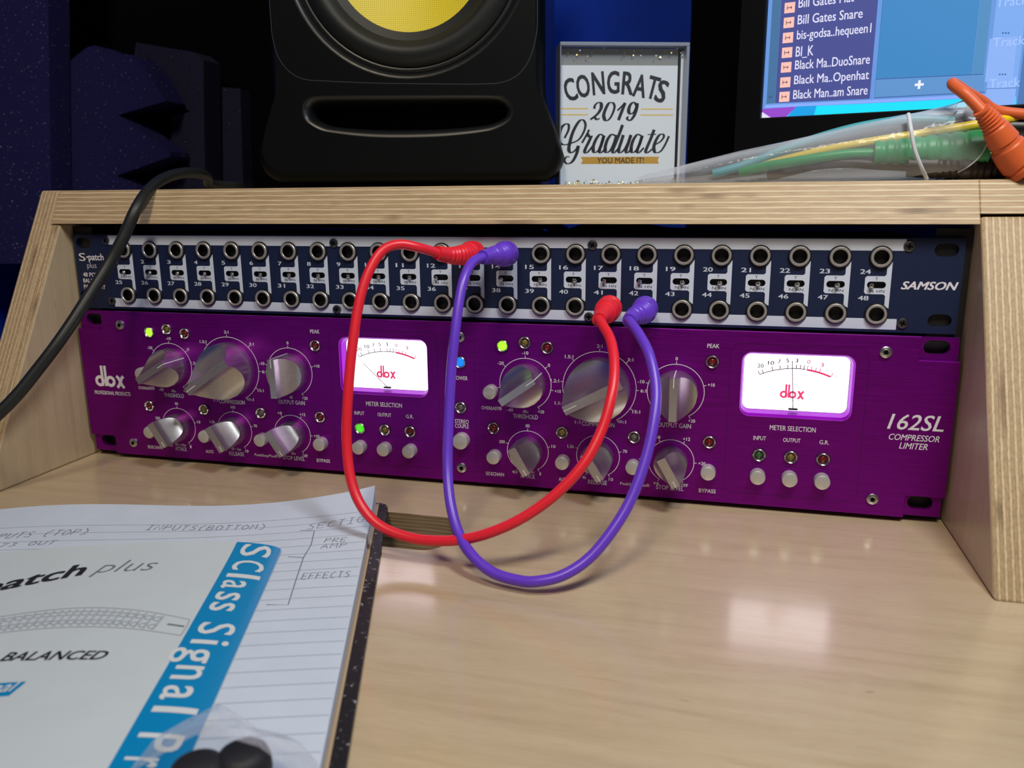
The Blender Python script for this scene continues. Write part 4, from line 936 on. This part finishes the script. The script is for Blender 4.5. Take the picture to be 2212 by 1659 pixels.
# booklet: bowed sheet with a blue stripe down its right edge
BU, BD = loc(607, 1180, 9.5)                      # its top right corner in notebook coordinates
book = tag(empty('manual_booklet', nb(BU, BD, 8)), 'white manual booklet with a cyan stripe, lying on the notebook', 'booklet')
BW = 165; BH = 190
def bh(x, d): return page_h(BU + x, BD + d) + .5 + 6.4 * math.sin(math.pi * min(1, max(0, -x / 160) ** .62)) * (1 - .25 * min(1, d / 90)) + .9 * math.exp(-max(0, d) / 12)
def bm(x, z, dz=.0): p = nb(BU + x, BD - z, bh(x, -z) + dz); return p[:]
mb = MB(); vs = []; a_, b_ = 40, 40
for j in range(b_ + 1):
    for i in range(a_ + 1): vs.append(bm(-BW * i / a_, -BH * j / b_))
w = a_ + 1; fs = [(j * w + i, (j + 1) * w + i, (j + 1) * w + i + 1, j * w + i + 1) for j in range(b_) for i in range(a_)]
q = [tuple(Vector(p) - Vector((0, 0, .4))) for p in vs]
mb.add(vs, fs, M['sheet']); mb.add(q, [f[::-1] for f in fs], M['sheet'])
sw = abs(loc(527, 1160, 9.5)[0] - BU); sl_ = lambda f: sw
def strip_mesh(x0, x1, z0, z1, mat, dz, nx=10, nz=40):
    vs = [bm(x0 + (x1 - x0) * i / nx, z0 + (z1 - z0) * j / nz, dz) for j in range(nz + 1) for i in range(nx + 1)]; ww = nx + 1
    mb.add(vs, [(j * ww + i, (j + 1) * ww + i, (j + 1) * ww + i + 1, j * ww + i + 1) for j in range(nz) for i in range(nx)], mat)
strip_mesh(-sw, 0, 0, -BH, M['stripe'], .06)
wht = plain('white_knockout_print', (.66, .70, .72, 1), .42)
def btxt(body, x, z, w_, h_, mat, rot=0, bold=0, shear=0): text(mb, body, x, z, w_, h_, mat, bold=bold, shear=shear, rot=rot, map2=lambda a, b: bm(a, b, .13))
def bl(px, py): u, d = loc(px, py, 11); return (u - BU, -(d - BD))
z_a = -2.5; 
BK_LETTERS = [('S', 559, 1177, 1201), ('C', 543, 1208, 1230), ('l', 530, 1237, 1245), ('a', 513, 1251, 1269), ('s', 501, 1276, 1294), ('s', 488, 1298, 1317), ('S', 475, 1340, 1366), ('i', 459, 1377, 1387), ('g', 434, 1395, 1428), ('n', 413, 1433, 1464), ('a', 391, 1476, 1508), ('l', 382, 1521, 1534), ('P', 356, 1577, 1617), ('r', 325, 1630, 1652)]
for ch, px, ya, yb in BK_LETTERS:
    xa, za = bl(px, ya); xb, zb = bl(px, yb)
    h_, off = {'S': (12.2, 0), 'C': (12.2, 0), 'l': (12.6, 0), 'P': (12.2, 0), 'i': (12.2, 0), 'g': (12.6, -4.2)}.get(ch, (8.8, -1.9))
    btxt(ch, -sw * .50 + off, (za + zb) / 2, abs(za - zb) * .92, h_, wht, rot=R(-90), bold=.012)
def line(body, p0, p1, h_, mat, bold=0, shear=0):
    a, b = bl(*p0), bl(*p1); ang = math.atan2(b[1] - a[1], b[0] - a[0]); Lw = math.hypot(b[0] - a[0], b[1] - a[1])
    btxt(body, (a[0] + b[0]) / 2, (a[1] + b[1]) / 2, Lw, h_, mat, rot=ang, bold=bold, shear=shear)
line('S\u00b7patch', (-135, 1290), (188, 1240), 14, M['ink'], .03, .3); line('plus', (206, 1238), (338, 1232), 13, M['pencil'], -.012, .3)
line('BALANCED', (8, 1421), (232, 1421), 5.2, M['ink'], .02, .2)
x0, z0_ = bl(-60, 1510); x1, z1_ = bl(58, 1480)
vsq = [bm(*bl(a, b), .07) for a, b in ((-70, 1513), (20, 1508), (58, 1477), (-45, 1480))]; mb.add(vsq, [(0, 1, 2, 3)], M['stripe'])
line('signal', (-70, 1497), (38, 1490), 7.5, wht, .01, .3)
# line drawing of the patch bay on the booklet
def dl(pts, wd=.3, mat=None): ribbon(mb, [bl(a, b) for a, b in smooth_px(pts)], wd, mat or M['greyink'], map2=lambda a, b: bm(a, b, .12))
def smooth_px(p): return [(v.x, v.y) for v in smooth([(*q, 0) for q in p], 6)]
topc = [(-40, 1338), (100, 1323), (200, 1319), (300, 1325), (410, 1340)]; botc = [(-40, 1372), (60, 1364), (170, 1360), (270, 1363), (390, 1374)]
dl(topc); dl(botc); dl([(410, 1340), (402, 1357), (390, 1374)])
Tp, Bt = smooth_px(topc), smooth_px(botc)
for k in range(2, len(Tp) - 3):
    a, b = Tp[k], Bt[k]
    ribbon(mb, [bl(a[0], a[1] + 3), bl(b[0], b[1] - 3)], .9, M['rule'], map2=lambda x, y: bm(x, y, .12))
    for f in (.28, .72):
        c_ = (a[0] * (1 - f) + b[0] * f - 7, a[1] * (1 - f) + b[1] * f); x, z = bl(*c_)
        ribbon(mb, circle(x, z, 1.3, 12, 0, 359), .35, M['greyink'], map2=lambda x, y: bm(x, y, .12))
dl([(362, 1352), (398, 1355)], .9, M['pencil'])
mb.build('cover_sheet', book, ang=60)

# pouch with black rubber grips
pz = 13.5
pouch = tag(empty('small_pouch', at(500, 1640, 'z', pz)), 'small clear plastic pouch lying on the lower end of the booklet', 'plastic pouch')
mb = MB(); rim = [(250, 1700), (330, 1600), (400, 1555), (478, 1522), (540, 1560), (575, 1590), (650, 1605), (690, 1650), (700, 1720)]
base = [at(a, b, 'z', pz) for a, b in rim]; cpt = at(480, 1720, 'z', pz); vs = [cpt + Vector((0, 0, 17))]
K_ = 5
for k in range(1, K_ + 1):
    f = k / K_
    for i, p in enumerate(base):
        q = cpt.lerp(p, f); vs.append(q + Vector((0, 0, 17 * (1 - f ** 1.6) + .7 * math.sin(i * 2.1 + k * 1.7) * (1 if k < K_ else 0))))
m = len(base); fs = [(0, 1 + i, 2 + i) for i in range(m - 1)]
for k in range(K_ - 1): fs += [(1 + k * m + i, 1 + (k + 1) * m + i, 2 + (k + 1) * m + i, 2 + k * m + i) for i in range(m - 1)]
mb.add([v[:] for v in vs], fs, M['film2']); mb.build('film', pouch, ang=80)
for k, (a, b, lab) in enumerate(((527, 1656, 'round black rubber grip, right one in the pouch'), (428, 1682, 'round black rubber grip, left one in the pouch'))):
    c_ = at(a, b, 'z', 17.5); mb = MB(); n = 24; rr = 6.9; hh = 5.0; vs = []
    prof = [(rr * .6, hh), (rr * .86, hh * .8), (rr * .98, hh * .35), (rr, -hh * .2), (rr * .92, -hh * .8), (rr * .7, -hh)]
    for i in range(n):
        aa = 2 * math.pi * i / n
        for r_, h_ in prof: vs.append((c_.x + r_ * math.cos(aa), c_.y + r_ * math.sin(aa), c_.z + h_))
    kk = len(prof)
    mb.add(vs, [(i * kk + j, ((i + 1) % n) * kk + j, ((i + 1) % n) * kk + j + 1, i * kk + j + 1) for i in range(n) for j in range(kk - 1)] + [tuple(i * kk for i in range(n)), tuple(i * kk + kk - 1 for i in range(n - 1, -1, -1))], M['rubber'])
    tag(mb.build('rubber_grip', ang=50, fix=True), lab, 'rubber grip', 'rubber grips in the pouch')
